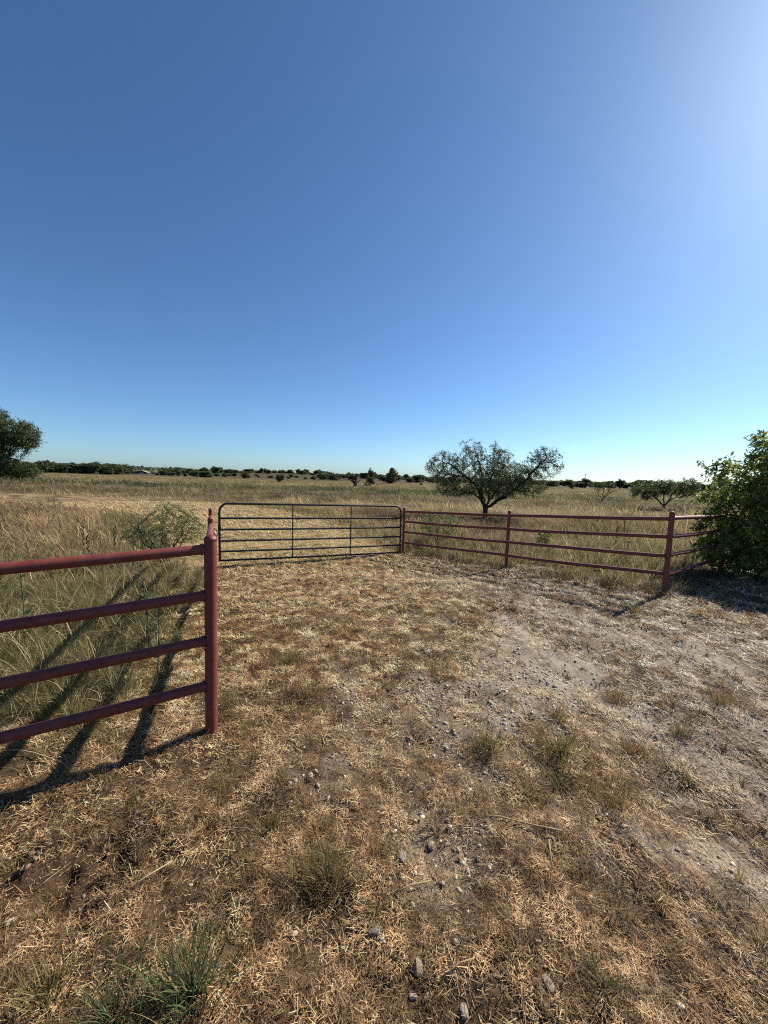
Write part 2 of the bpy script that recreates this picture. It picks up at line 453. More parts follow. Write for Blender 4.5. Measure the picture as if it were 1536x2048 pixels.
def tuft_field():
    """small clumps of stubble left by the mower"""
    parts = []
    for r0, r1, dens, nb, w, seg in ((.9, 2.6, 75, 46, .0030, 3), (2.6, 5, 44, 36, .005, 2), (5, 9, 20, 24, .010, 2), (9, 22, 4.0, 16, .024, 2)):
        x, y = sector(r0, r1, dens)
        m = mown(x, y); cal, grv, red, n1, n2 = zones(x, y)
        pn = fbm(x / .8, y / .8, 71, 3)
        keep = (m > -.3) & (y - .45 * x < 11 + 4 * rng.random(len(x))) & (rng.random(len(x)) < (1 - .7 * cal - .6 * grv - .5 * red) * (.25 + 1.1 * sstep(.42, .66, pn)))
        x, y = x[keep], y[keep]
        size = rng.uniform(.4, 1.25, len(x)) ** 1.4 * (1 + .5 * sstep(.8, 1.6, x) * (rng.random(len(x)) < .4))
        k = np.repeat(np.arange(len(x)), nb); n = len(k)
        a = rng.uniform(0, 2 * np.pi, n); rad = np.abs(rng.normal(0, .035, n)) * size[k] * (1 + .02 * r1)
        X = x[k] + rad * np.cos(a); Y = y[k] + rad * np.sin(a)
        Z = terrain(X, Y, True) - .004
        L = rng.uniform(.028, .085, n) * size[k] * (1.0 + .03 * r0)
        head = a + rng.normal(0, .6, n)
        t0 = np.radians(rng.uniform(0, 40, n)); t1 = t0 + np.radians(rng.uniform(5, 60, n))
        W = w * rng.uniform(.6, 1.2, n)
        base = np.array([[.40, .27, .12], [.27, .165, .08], [.22, .19, .075], [.45, .33, .17], [.17, .10, .055]])
        ck = rng.choice(5, len(x), p=[.30, .26, .18, .16, .10])
        c = base[ck][k] * rng.uniform(.6, 1.25, (n, 1))
        parts.append(blades(np.stack([X, Y, Z], 1), head, L, W, t0, t1, seg, c, .3, rng.uniform(0, 6.28, n)))
    for r0, r1, dens, nb, w in ((.9, 2.6, 60, 14, .0034), (2.6, 5, 70, 13, .0062), (5, 9, 36, 12, .012)):
        x, y = sector(r0, r1, dens)
        m = mown(x, y); cal, grv, red, n1, n2 = zones(x, y)
        keep = (m > 0) & (rng.random(len(x)) < (1 - .65 * cal - .5 * grv) * (.35 + .9 * sstep(.4, .6, fbm(x / .5, y / .5, 72, 3))))
        x, y = x[keep], y[keep]
        k = np.repeat(np.arange(len(x)), nb); n = len(k)
        a = rng.uniform(0, 6.28, n); q = np.abs(rng.normal(0, .016, n)) * (1 + .08 * r0)
        X = x[k] + q * np.cos(a); Y = y[k] + q * np.sin(a)
        hh = rng.uniform(.018, .055, len(x)) * (1 + .06 * r0)
        base = np.array([[.36, .25, .12], [.22, .14, .075], [.17, .15, .06], [.46, .34, .18], [.13, .085, .05]])[rng.choice(5, len(x), p=[.24, .28, .18, .12, .18])]
        parts.append(blades(np.stack([X, Y, terrain(X, Y, True) - .003], 1), a + rng.normal(0, .6, n), hh[k] * rng.uniform(.6, 1.2, n), w * rng.uniform(.6, 1.3, n), np.radians(rng.uniform(0, 35, n)), np.radians(rng.uniform(15, 80, n)), 2, base[k] * rng.uniform(.65, 1.25, (n, 1)), .3, rng.uniform(0, 6.28, n)))
    V, Fq, C = join(parts)
    tag(link('stubble', mesh_np('stubble', V, Fq, M_GRASS, C)), 'short dry stubble tufts scattered over the mown drive', 'grass', kind='stuff')
tuft_field()

def tall_grass():
    near, far = [], []
    for r0, r1, dens, nb, w in ((1.6, 4.4, 34, 95, .0040), (4.4, 8, 24, 60, .0065), (8, 14, 15, 34, .011)):
        x, y = sector(r0, r1, dens)
        m = mown(x, y)
        fence_near = sstep(7.5, 4, y) * (x < 0)
        t = sstep(.05 - .28 * fence_near, -.45 - .30 * fence_near, m + .4 * (fbm(x / .4, y / .4, 81, 3) - .5))
        keep = t > .06
        x, y, t = x[keep], y[keep], t[keep]
        big = fbm(x / 1.5, y / 1.5, 83, 3)
        hh = (.12 + .36 * big) * (.45 + .55 * t) * rng.uniform(.55, 1.3, len(x)) * np.where(x > 0, 1.12, 1.0)
        pal = np.array([[.065, .085, .027], [.105, .12, .038], [.18, .165, .06], [.33, .25, .12], [.48, .385, .21], [.22, .145, .075]])
        lush = np.where(x < 0, sstep(8.5, 6.0, y), .78)
        u = rng.random(len(x))
        kk = np.where(u < lush * .75, rng.integers(0, 3, len(x)), rng.integers(2, 6, len(x)))
        tc = lerp(pal[kk], pasture_colour(x, y), np.full(len(x), .35))
        spread = rng.uniform(.05, .11, len(x)); lean_t = rng.uniform(0, 6.28, len(x))
        k = np.repeat(np.arange(len(x)), nb); n = len(k)
        a = rng.uniform(0, 6.28, n); q = np.abs(rng.normal(0, 1, n)) * spread[k]
        X = x[k] + q * np.cos(a); Y = y[k] + q * np.sin(a)
        head = np.where(rng.random(n) < .35, lean_t[k], a) + rng.normal(0, .5, n)
        t0 = np.radians(rng.uniform(0, 28, n)); t1 = np.radians(rng.uniform(20, 145, n))
        c = tc[k] * rng.uniform(.55, 1.35, (n, 1))
        pale = rng.random(n) < .075
        c = np.where(pale[:, None], np.array([.58, .47, .28]) * rng.uniform(.8, 1.15, (n, 1)), c)
        L = hh[k] * rng.uniform(.5, 1.35, n) * np.where(pale, 1.25, 1.0) * 1.15
        near.append(blades(np.stack([X, Y, terrain(X, Y, True) - .01], 1), head, L, w * rng.uniform(.5, 1.2, n) * np.where(pale, 1.3, 1.0), t0, t1, 3, c, .12, rng.uniform(0, 6.28, n)))
    for r0, r1, dens, w, seg in ((14, 26, 190, .021, 1), (26, 60, 48, .038, 1), (60, 150, 7.5, .09, 1)):
        x, y = sector(r0, r1, dens)
        m = mown(x, y)
        edge = fbm(x / .4, y / .4, 81, 3)
        fence_near = sstep(7.5, 4, y) * (x < 0)
        t = sstep(.0 - .30 * fence_near, -.45 - .35 * fence_near, m + .35 * (edge - .5))
        clump = fbm(x / .35, y / .35, 82, 3); big = fbm(x / 2.5, y / 2.5, 83, 3)
        keep = (t > .04) & (rng.random(len(x)) < (.10 + 1.2 * sstep(.36, .60, clump)))
        x, y, t, clump, big = x[keep], y[keep], t[keep], clump[keep], big[keep]
        n = len(x)
        h = (.17 + .20 * big + .26 * (clump - .4)) * (.40 + .6 * t) * rng.uniform(.55, 1.25, n)
        patch = fbm(x / 1.6, y / 2.4, 86, 3)
        h *= .55 + .95 * sstep(.3, .7, patch)
        h *= (1 - .25 * sstep(24, 40, y)) * (1 - .35 * sstep(60, 100, y))
        # green weeds along the wet line stand higher
        c = pasture_colour(x, y)
        g = (c[:, 1] > c[:, 0]) & (y > 30)
        h = np.where(g, h * 1.7, h)
        wind = 3.6 + .9 * (fbm(x / .7, y / .7, 84, 2) - .5) * 4
        head = np.where(rng.random(n) < .55, wind + rng.normal(0, .7, n), rng.uniform(0, 6.28, n))
        t0 = np.radians(rng.uniform(0, 26, n)); t1 = np.radians(rng.uniform(25, 140, n))
        W = w * rng.uniform(.55, 1.3, n)
        var = rng.uniform(.45, 1.3, (n, 1)) * (.62 + .75 * sstep(.3, .7, fbm(x / 2.2, y / 3.0, 87, 4)))[:, None]
        dry = rng.random(n) < .30
        c = np.where(dry[:, None], c * .4 + .6 * np.array([.50, .39, .21]), c) * var
        grn = (rng.random(n) < np.where((y < 9), .34, .08)) & ~dry
        c = np.where(grn[:, None], np.array([.13, .15, .05]) * var, c)
        z = terrain(x, y, True) - .01
        far.append(blades(np.stack([x, y, z], 1), head, h / np.cos(np.radians(22)), W, t0, t1, seg, c, .12 if seg > 1 else .5, rng.uniform(0, 6.28, n)))
    for (ax, ay), (bx, by) in ((FR0, FR1), (FR1, FR2), (FR2, FR3), (GATE_B, FR0)):
        m_ = int(46 * math.hypot(bx - ax, by - ay) / 3)
        t = rng.random(m_); x = ax + (bx - ax) * t; y = ay + (by - ay) * t
        nx, ny = (by - ay), -(bx - ax); nl = math.hypot(nx, ny)
        off = rng.normal(.05, .16, m_); off = np.where(bx > ax, off, -off)
        x = x - nx / nl * off; y = y - ny / nl * off
        nb = 30; k = np.repeat(np.arange(m_), nb); n = len(k)
        a = rng.uniform(0, 6.28, n); q = np.abs(rng.normal(0, .06, n))
        X = x[k] + q * np.cos(a); Y = y[k] + q * np.sin(a)
        base = np.array([[.10, .07, .04], [.15, .105, .055], [.085, .085, .035], [.24, .17, .09]])[rng.choice(4, m_, p=[.34, .26, .22, .18])]
        L = (rng.uniform(.08, .26, m_))[k] * rng.uniform(.5, 1.3, n)
        near.append(blades(np.stack([X, Y, terrain(X, Y, True) - .01], 1), a + rng.normal(0, .5, n), L, .011 * rng.uniform(.5, 1.2, n), np.radians(rng.uniform(0, 35, n)), np.radians(rng.uniform(20, 110, n)), 3, base[k] * rng.uniform(.6, 1.3, (n, 1)), .15, rng.uniform(0, 6.28, n)))
    V, Fq, C = join(near)
    tag(link('tall_grass', mesh_np('tall_grass', V, Fq, M_GRASS, C)), 'tall unmown grass growing behind the red pipe fences', 'grass', kind='stuff')
    V, Fq, C = join(far)
    tag(link('pasture_grass', mesh_np('pasture_grass', V, Fq, M_GRASS, C)), 'dry tan pasture grass stretching away to the trees', 'grass', kind='stuff')
tall_grass()

# ------------------------------------------------------------------ pipes
def tube(pts, radii, sides=14, cap=True, dome=False):
    """swept tube through pts; returns verts, [faces]"""
    pts = [Vector(p) for p in pts]; n = len(pts)
    if not hasattr(radii, '__len__'): radii = [radii] * n
    V, Fq = [], []
    up = None
    for i, p in enumerate(pts):
        d = (pts[min(i + 1, n - 1)] - pts[max(i - 1, 0)]).normalized()
        if up is None:
            up = Vector((0, 0, 1)) if abs(d.z) < .9 else Vector((1, 0, 0))
        s = d.cross(up).normalized(); up = s.cross(d).normalized()
        for k in range(sides):
            a = 2 * math.pi * k / sides
            V.append(p + (s * math.cos(a) + up * math.sin(a)) * radii[i])
    for i in range(n - 1):
        for k in range(sides):
            k2 = (k + 1) % sides
            Fq.append((i * sides + k, i * sides + k2, (i + 1) * sides + k2, (i + 1) * sides + k))
    tri = []
    if cap:
        for i, flip in ((0, True), (n - 1, False)):
            c = len(V); V.append(pts[i])
            for k in range(sides):
                a, b = i * sides + k, i * sides + (k + 1) % sides
                tri.append((a, c, b) if flip else (a, b, c))
                if flip: tri[-1] = (b, a, c)
    return np.array([tuple(v) for v in V]), [np.array(Fq), np.array(tri)] if tri else [np.array(Fq)]

def pipe(name, pts, r, mat, parent, sides=14):
    V, f = tube(pts, r, sides)
    off = Vector(parent.location) if parent else Vector((0, 0, 0))
    me = mesh_np(name, V - np.array(off), f, mat, None, True)
    try: me.set_sharp_from_angle(angle=math.radians(50))
    except Exception: pass
    return link(name, me, parent)

def wobble(a, b, n=10, amp=.006, sag=.01):
    a, b = Vector(a), Vector(b)
    ph = random.uniform(0, 6.28)
    return [a.lerp(b, t) + Vector((0, 0, -sag * 4 * t * (1 - t) + amp * math.sin(ph + 5 * t))) for t in [i / (n - 1) for i in range(n)]]

POST_R, RAIL_R = .036, .0295
def post(parent, x, y, h, r=POST_R, lean=(0, 0)):
    z0 = tz(x, y)
    top = Vector((x + lean[0], y + lean[1], z0 + h)); bot = Vector((x, y, z0 - .25))
    ax = (top - bot).normalized()
    pts = [bot, bot.lerp(top, .5), top - ax * .030]
    rad = [r, r, r]
    o = pipe('post', pts, rad, M_RED, parent)
    # domed weld-on cap with a small lip
    c0 = top - ax * .034
    pipe('post_cap', [c0, c0 + ax * .012, c0 + ax * .022, c0 + ax * .030, c0 + ax * .034], [r + .0025, r + .0025, r * .86, r * .55, r * .12], M_RED, o).matrix_parent_inverse = Matrix.Identity(4)
    return top, bot

def fix_child(o):
    pass

RAIL_H = (1.145, .865, .585, .305)
def fence(name, label, runs, posts):
    x0, y0 = posts[0][0]
    root = empty(name, (x0, y0, tz(x0, y0)), label, 'fence')
    for (x, y), h, lean in posts:
        post_obj(root, x, y, h, lean)
    for run in runs:
        for k, rh in enumerate(RAIL_H):
            for (a, b) in run:
                pa = (a[0], a[1], tz(*a) + rh + a[2] if len(a) > 2 else tz(*a) + rh) if False else (a[0], a[1], tz(a[0], a[1]) + rh)
                pb = (b[0], b[1], tz(b[0], b[1]) + rh)
                wp = wobble(pa, pb)
                rl = pipe('rail', wp, RAIL_R, M_RED, root)
                for e, q in ((wp[0], wp[1]), (wp[-1], wp[-2])):                     # lumpy weld bead where rail meets post
                    dv = (q - e).normalized(); c0 = e + dv * (POST_R - .004)
                    V, f = tube([c0, c0 + dv * .006, c0 + dv * .012, c0 + dv * .018], [RAIL_R + .007, RAIL_R + .0065, RAIL_R + .004, RAIL_R - .001], 16)
                    V = V + np.array([random.gauss(0, .0009) for _ in range(V.size)]).reshape(V.shape)
                    link('weld', mesh_np('weld', V - np.array(root.location), f, M_RED, None, True), rl)
    return root

def post_obj(root, x, y, h, lean):
    z0 = tz(x, y)
    top = Vector((x + lean[0], y + lean[1], z0 + h)); bot = Vector((x, y, z0 - .25)); ax = (top - bot).normalized()
    r = POST_R
    o = pipe('post', [bot, bot.lerp(top, .5), top - ax * .030], r, M_RED, root, 18)
    c0 = top - ax * .034
    V, f = tube([c0, c0 + ax * .010, c0 + ax * .020, c0 + ax * .030, c0 + ax * .037], [r + .0008, r + .0008, r * .93, r * .66, r * .18], 18)
    me = mesh_np('post_cap', V - np.array(root.location), f, M_RED, None, True)
    link('post_cap', me, o)
    # weld collars where the rails meet the post are thin rings of bead
    return o

fence('pipe_fence', 'near red pipe fence with four rails at the left of the open drive',
      [[(NEAR_L, WING_L)], [(NEAR_L, MID_L)], [(MID_L, END_L)]],
      [(NEAR_L, 1.235, (0.012, 0)), (MID_L, 1.25, (0.0, 0)), (END_L, 1.32, (.0, 0)), (WING_L, 1.25, (0, 0))])
fence('pipe_fence', 'far red pipe fence running from the green gate into the leafy bush at right',
      [[(FR0, FR1)], [(FR1, FR2)], [(FR2, FR3)], [(FR3, FR4)]],
      [(FR0, 1.25, (0, 0)), (FR1, 1.25, (.01, 0)), (FR2, 1.25, (0, 0)), (FR3, 1.25, (0, 0)), (FR4, 1.25, (0, 0))])

# ------------------------------------------------------------------ gate
def gate():
    za, zb = -.317, -.425
    A = Vector((GATE_A[0], GATE_A[1], za)); B = Vector((GATE_B[0], GATE_B[1], zb))
    root = empty('farm_gate', (B.x, B.y, tz(B.x, B.y)), 'dark green tubular steel gate closed across the drive', 'gate')
    d = (B - A); L = d.length; d = d / L; up = Vector((0, 0, 1)); H = 1.25; r = .0245
    def pt(s, h): return A + d * s + up * h
    pts = [pt(0, -.01), pt(0, H - .2)]
    for k in range(1, 7):
        a = math.pi / 2 * k / 6; pts.append(pt(.16 - .16 * math.cos(a), H - .2 + .2 * math.sin(a) - 0.0))
    for k in range(0, 7):
        a = math.pi / 2 * k / 6; pts.append(pt(L - .16 + .16 * math.sin(a), H - .2 + .2 * math.cos(a)))
    pts += [pt(L, -.01)]
    pipe('gate_frame', pts, r, M_GREEN, root)
    for f in (.255, .455, .655, .84, 1.0):
        h = H * (1 - f) + .0
        pipe('gate_rail', [pt(.0, h), pt(L * .5, h - .006), pt(L, h)], r * .93, M_GREEN, root, 12)
    for f in (.352, .677):
        p0, p1 = pt(L * f, 0.0), pt(L * f, H)
        n = d.cross(up) * -.024
        pipe('gate_brace', [p0 - n, p1 - n], .014, M_GREEN, root, 8)
    for h in (.22, 1.0):
        p = pt(L, h); q = Vector((FR0[0], FR0[1], p.z))
        hg = pipe('hinge', [p + up * .012, p.lerp(q, .5) + up * .0, q], .011, M_GREEN, root, 8)
        V, f = tube([p - up * .04, p + up * .04], .031, 12)
        link('hinge_collar', mesh_np('hinge_collar', V - np.array(root.location), f, M_GREEN, None, True), hg)
    lat = pt(.0, .735)
    V, f = tube([lat - up * .045, lat + up * .045], .033, 12)
    link('latch_collar', mesh_np('latch_collar', V - np.array(root.location), f, M_GREEN, None, True), root)
    # chain from the gate stile round the end post of the left fence
    e = Vector((END_L[0], END_L[1], 0))
    p0 = lat + Vector((0, 0, -.02)); p1 = Vector((e.x + .03, e.y + .04, lat.z + .02))
    ch = empty('gate_chain', tuple(p0), 'rusty chain tying the green gate to the left end post', 'chain')
    n = 15
    for k in range(n):
        t = (k + .5) / n
        c = p0.lerp(p1, t) + Vector((0, 0, -.16 * 4 * t * (1 - t)))
        tan = (p1 - p0) / n + Vector((0, 0, -.16 * 4 * (1 - 2 * t) / n)); tan.normalize()
        s = tan.cross(up).normalized(); w = s if k % 2 else tan.cross(s)
        ring = []
        for q in range(13):
            a = 2 * math.pi * q / 12
            ring.append(c + tan * .038 * math.cos(a) + w * .016 * math.sin(a))
        V, f = tube(ring, .0055, 5, cap=False)
        link('chain_link', mesh_np('chain_link', V - np.array(p0), f, M_STEEL, None, True), ch)
gate()

# ------------------------------------------------------------------ woody plants
def colonise(skeleton, att, infl, kill, step, iters=120, wig=.25, trop=(0, 0, 0)):
    """grow twigs from a limb skeleton (list of polylines) towards attractor points"""
    nodes, par = [], []
    def add(p, q):
        nodes.append(np.array(p, float)); par.append(q); return len(nodes) - 1
    root = add(skeleton[0][0], -1)
    for line in skeleton:
        # start from the nearest node already there
        p0 = np.array(line[0], float)
        cur = int(np.argmin([np.sum((n - p0) ** 2) for n in nodes]))
        for p in line[1:]:
            p = np.array(p, float); a = nodes[cur]; dist = np.linalg.norm(p - a); m = max(1, int(dist / step))
            side = rng.normal(0, .10 * dist / max(1, m) ** .5, (m, 3))
            for k in range(1, m + 1):
                f = k / m
                cur = add(a + (p - a) * f + (side[k - 1] if k < m else 0), cur)
    att = np.asarray(att, float)
    N = np.array(nodes)
    D = np.full(len(att), 1e9); I = np.zeros(len(att), int)
    def update(lo):
        P = np.array(nodes[lo:])
        for s in range(0, len(P), 400):
            dd = np.linalg.norm(att[:, None] - P[None, s:s + 400], axis=2)
            j = dd.argmin(1); v = dd[np.arange(len(att)), j]
            b = v < D
            D[b] = v[b]; I[b] = j[b] + lo + s
    update(0)
    alive = D > kill
    for it in range(iters):
        act = alive & (D < infl)
        if not act.any():
            infl *= 1.5
            if infl > 50: break
            continue
        lo = len(nodes)
        ids = I[act]; A = att[act]
        for nd in np.unique(ids):
            v = A[ids == nd] - nodes[nd]
            v = (v / np.linalg.norm(v, axis=1)[:, None]).mean(0)
            v = v + rng.normal(0, wig, 3) + np.array(trop)
            v /= (np.linalg.norm(v) + 1e-9)
            add(nodes[nd] + v * step * rng.uniform(.8, 1.2), nd)
        update(lo)
        alive &= D > kill
        if len(nodes) > 6000: break
    return np.array(nodes), np.array(par)

def wood(nodes, par, tip, power, sides_big=8):
    n = len(nodes); r = np.zeros(n); acc = np.zeros(n); kids = np.zeros(n, int)
    for i in range(n - 1, 0, -1): kids[par[i]] += 1
    for i in range(n - 1, -1, -1):
        r[i] = tip if acc[i] == 0 else acc[i] ** (1 / power)
        if par[i] >= 0: acc[par[i]] += r[i] ** power
    Vs, Fs, o = [], [], 0
    i = np.arange(1, n); p = par[1:]
    a = nodes[p]; b = nodes[i]; d = b - a
    ln = np.linalg.norm(d, axis=1)[:, None] + 1e-9; d = d / ln
    ref = np.where(np.abs(d[:, 2:3]) < .9, np.array([[0, 0, 1.0]]), np.array([[1.0, 0, 0]]))
    s = np.cross(d, ref); s /= np.linalg.norm(s, axis=1)[:, None]; u = np.cross(s, d)
    ra = np.minimum(r[p], r[i] * 1.5)[:, None]; rb = r[i][:, None]
    S = 6
    rings = []
    for k in range(S):
        q = 2 * math.pi * k / S
        o_ = s * math.cos(q) + u * math.sin(q)
        rings.append((a - d * ra * .3 + o_ * ra, b + d * rb * .2 + o_ * rb))
    V = np.stack([x for pr in rings for x in pr], 1)              # n-1, 2S, 3
    base = (np.arange(n - 1) * 2 * S)[:, None]
    F4 = np.concatenate([base + np.array([[2 * k, 2 * ((k + 1) % S), 2 * ((k + 1) % S) + 1, 2 * k + 1]]) for k in range(S)])
    return V.reshape(-1, 3), F4, r, kids

def leaf_quads(P, D, L, W, col, droop=.0, shape='lance'):
    """bent pointed leaves: four vertices on two halves"""
    n = len(P)
    D = D / (np.linalg.norm(D, axis=1)[:, None] + 1e-9)
    R = rng.normal(0, 1, (n, 3)); S = np.cross(D, R); S /= (np.linalg.norm(S, axis=1)[:, None] + 1e-9)
    Nn = np.cross(S, D)
    L = L[:, None]; W = W[:, None]
    tip = P + D * L + np.array([0, 0, -1.0]) * L * droop
    mid = P + D * L * .45
    v0 = P; v1 = mid + S * W * .5 + Nn * W * .18; v2 = tip; v3 = mid - S * W * .5 + Nn * W * .18
    V = np.stack([v0, v1, v2, v3], 1).reshape(-1, 3)
    b = (np.arange(n) * 4)[:, None]
    Fq = np.concatenate([b + np.array([[0, 1, 2]]), b + np.array([[0, 2, 3]])])
    return V, Fq, np.repeat(col, 4, 0)

def ellipsoid_points(lobes, n):
    """points in a union of ellipsoids (cx, cy, cz, rx, ry, rz, weight)"""
    w = np.array([l[6] if len(l) > 6 else l[3] * l[4] * l[5] for l in lobes]); w = w / w.sum()
    k = rng.choice(len(lobes), n, p=w)
    Lb = np.array([l[:6] for l in lobes])[k]
    v = rng.normal(0, 1, (n, 3)); v /= np.linalg.norm(v, axis=1)[:, None]
    rad = rng.random(n) ** (1 / 2.4)
    return Lb[:, :3] + v * rad[:, None] * Lb[:, 3:6]

def woody(name, loc, label, cat, skeleton, lobes, natt, infl, kill, step, tip, power, nleaf, leaf_len, leaf_wid, cols, leaf_r=.18,
          droop=.3, trop=(0, 0, .05), tip_only=True, group=None, rz=0.0, wig=.25, bark=None, leafmat=None, trunkname='trunk', zmin=.1, gap=0, gapt=.44):
    att = ellipsoid_points(lobes, natt); att = att[att[:, 2] > zmin]
    if gap:
        g = (vnoise(att[:, 0] / gap, att[:, 2] / gap, 91) + vnoise(att[:, 1] / gap + 7, att[:, 2] / gap, 92) + vnoise(att[:, 0] / gap, att[:, 1] / gap, 93)) / 3
        att = att[g > gapt]
    nodes, par = colonise(skeleton, att, infl, kill, step, wig=wig, trop=trop)
    V, F4, r, kids = wood(nodes, par, tip, power)
    root = empty(name, loc, label, cat, group, rz)
    link(trunkname, mesh_np(trunkname, V, F4, bark or M_BARK, None, True), root)
    if nleaf:
        # twigs far from the trunk carry the leaves
        thin = np.where(r < tip * 2.6)[0]
        thin = thin[nodes[thin][:, 2] > zmin]
        k = rng.choice(thin, nleaf)
        d = nodes[k] - nodes[np.maximum(par[k], 0)]; d = d / (np.linalg.norm(d, axis=1)[:, None] + 1e-9)
        P = nodes[k] + rng.normal(0, leaf_r, (nleaf, 3)) * rng.random((nleaf, 1))
        Dv = d * .5 + rng.normal(0, .7, (nleaf, 3)) + np.array([0, 0, -droop])
        cc = np.array(cols)
        clump = rng.integers(0, len(cc), len(nodes))
        c = cc[np.where(rng.random(nleaf) < .6, clump[k], rng.integers(0, len(cc), nleaf))] * rng.uniform(.7, 1.3, (nleaf, 1))
        Vl, Fl, Cl = leaf_quads(P, Dv, rng.uniform(.6, 1.3, nleaf) * leaf_len, rng.uniform(.6, 1.3, nleaf) * leaf_wid, c, droop * .4)
        link('crown', mesh_np('crown', Vl, Fl, leafmat or M_LEAF, Cl), root)
    return root

MESQ = [(.072, .100, .036), (.095, .122, .043), (.055, .078, .033), (.12, .142, .055)]

# the big mesquite behind the far fence
def big_mesquite():
    p = ground_at(970, 1036)
    S = p.y / 21.4
    sk = [[(0, 0, -.2), (.0, 0, .35), (.02, 0, .55)],
          [(.0, 0, .4), (-.2, .1, 1.04), (-.52, .2, 1.75), (-1.16, .3, 2.3), (-2.1, .5, 2.35)],
          [(-.2, .1, 1.04), (-.35, -.3, 2.0), (-.55, -.5, 2.9), (-.9, -.6, 3.8)],
          [(.03, 0, .55), (.2, .2, 1.04), (.28, .4, 2.15), (.76, .5, 3.4)],
          [(.03, 0, .5), (.44, -.1, .85), (1.47, -.3, 1.67), (2.35, -.5, 2.63), (2.8, -.4, 3.2), (3.3, -.3, 3.7)],
          [(.44, -.1, .85), (1.0, .4, 1.2), (1.9, .8, 1.55), (3.0, 1.0, 1.45)],
          [(-.2, .1, 1.0), (-.75, -.4, 1.3), (-1.3, -.7, 1.45), (-1.7, -.9, 1.2)],
          [(.1, 0, .7), (.3, -.8, 1.5), (.5, -1.5, 2.4)], [(0, 0, .7), (-.2, .9, 1.6), (-.3, 1.6, 2.6)],
          [(-1.16, .3, 2.3), (-2.0, .1, 2.9), (-2.7, 0, 3.1)]]
    sk = [[tuple(np.array(q) * S) for q in l] for l in sk]
    lobes = [(-2.25, .2, 2.7, 1.3, 1.5, 1.0), (-.55, 0, 3.5, 1.3, 1.5, 1.1), (.9, 0, 2.5, 1.5, 1.7, .8), (2.9, -.3, 3.1, 1.15, 1.0, .95), (2.4, .4, 1.8, 1.2, 1.3, .6, 1.3), (-1.9, -.3, 1.7, 1.1, 1.2, .55, 1.2), (.3, 0, 1.6, 2.2, 1.8, .45, 2.2), (0, 0, 2.2, 1.4, 2.0, .7), (1.8, .1, 2.35, 1.3, 1.3, .85), (.4, 0, 3.1, 1.2, 1.3, .8)]
    lobes = [tuple(np.array(l[:6]) * S) + tuple(l[6:]) for l in lobes]
    lobes = [l if len(l) > 6 else l + (l[3] * l[4] * l[5],) for l in lobes]
    woody('mesquite_tree', tuple(p), 'large spreading mesquite tree with forked dark trunk behind the far red fence', 'tree', sk, lobes,
          3900, .9, .15, .13, .0078, 2.35, 50000, .085, .028, MESQ, .12, .05, (0, 0, .05), gap=.62, gapt=.385)
big_mesquite()

# tree cut by the left edge of the view
def left_tree():
    p = column(-32, 46)
    sk = [[(0, 0, -.3), (.1, 0, 1.0), (.3, 0, 1.9)], [(.3, 0, 1.6), (1.2, -.3, 3.0), (2.2, -.5, 4.0), (3.6, -.5, 4.8)], [(.3, 0, 1.9), (.5, .4, 3.6), (.9, .6, 5.6), (1.4, .5, 7.2)],
          [(.1, 0, 1.3), (-1.0, .3, 3.2), (-2.4, .4, 4.8)], [(.3, 0, 1.8), (-.3, -.8, 4.0), (-.8, -1.2, 6.4)], [(1.2, -.3, 3.0), (3.2, -.6, 3.0), (5.2, -.8, 2.6), (6.6, -.8, 2.2)], [(.2, 0, 1.2), (1.5, .6, 1.6), (2.8, .9, 1.5)]]
    lobes = [(0, 0, 6.6, 2.6, 2.4, 1.9), (3.0, -.2, 6.4, 2.0, 1.9, 1.5), (5.2, -.4, 5.6, 1.7, 1.6, 1.7), (-2.8, 0, 5.4, 2.2, 2, 1.8), (2.4, 0, 1.7, 2.6, 2.0, 1.1, 5), (1.8, 0, 4.8, 2, 2, .8), (4.6, 0, 1.3, 1.8, 1.6, .8, 2.5), (3.6, 0, 4.2, 1.7, 1.4, .9, 3.4), (1.2, 0, 3.6, 2.2, 1.6, .8, 3.0), (1.5, 0, 8.0, 1.5, 1.4, .9, 2.2)]
    woody('mesquite_tree', tuple(p), 'tall dark mesquite tree cut by the left edge of the view', 'tree', sk, [l if len(l) > 6 else l + (l[3] * l[4] * l[5],) for l in lobes],
          3000, 1.8, .34, .30, .016, 2.3, 36000, .26, .085, MESQ, .30, .5, gap=1.3, gapt=.40)
left_tree()

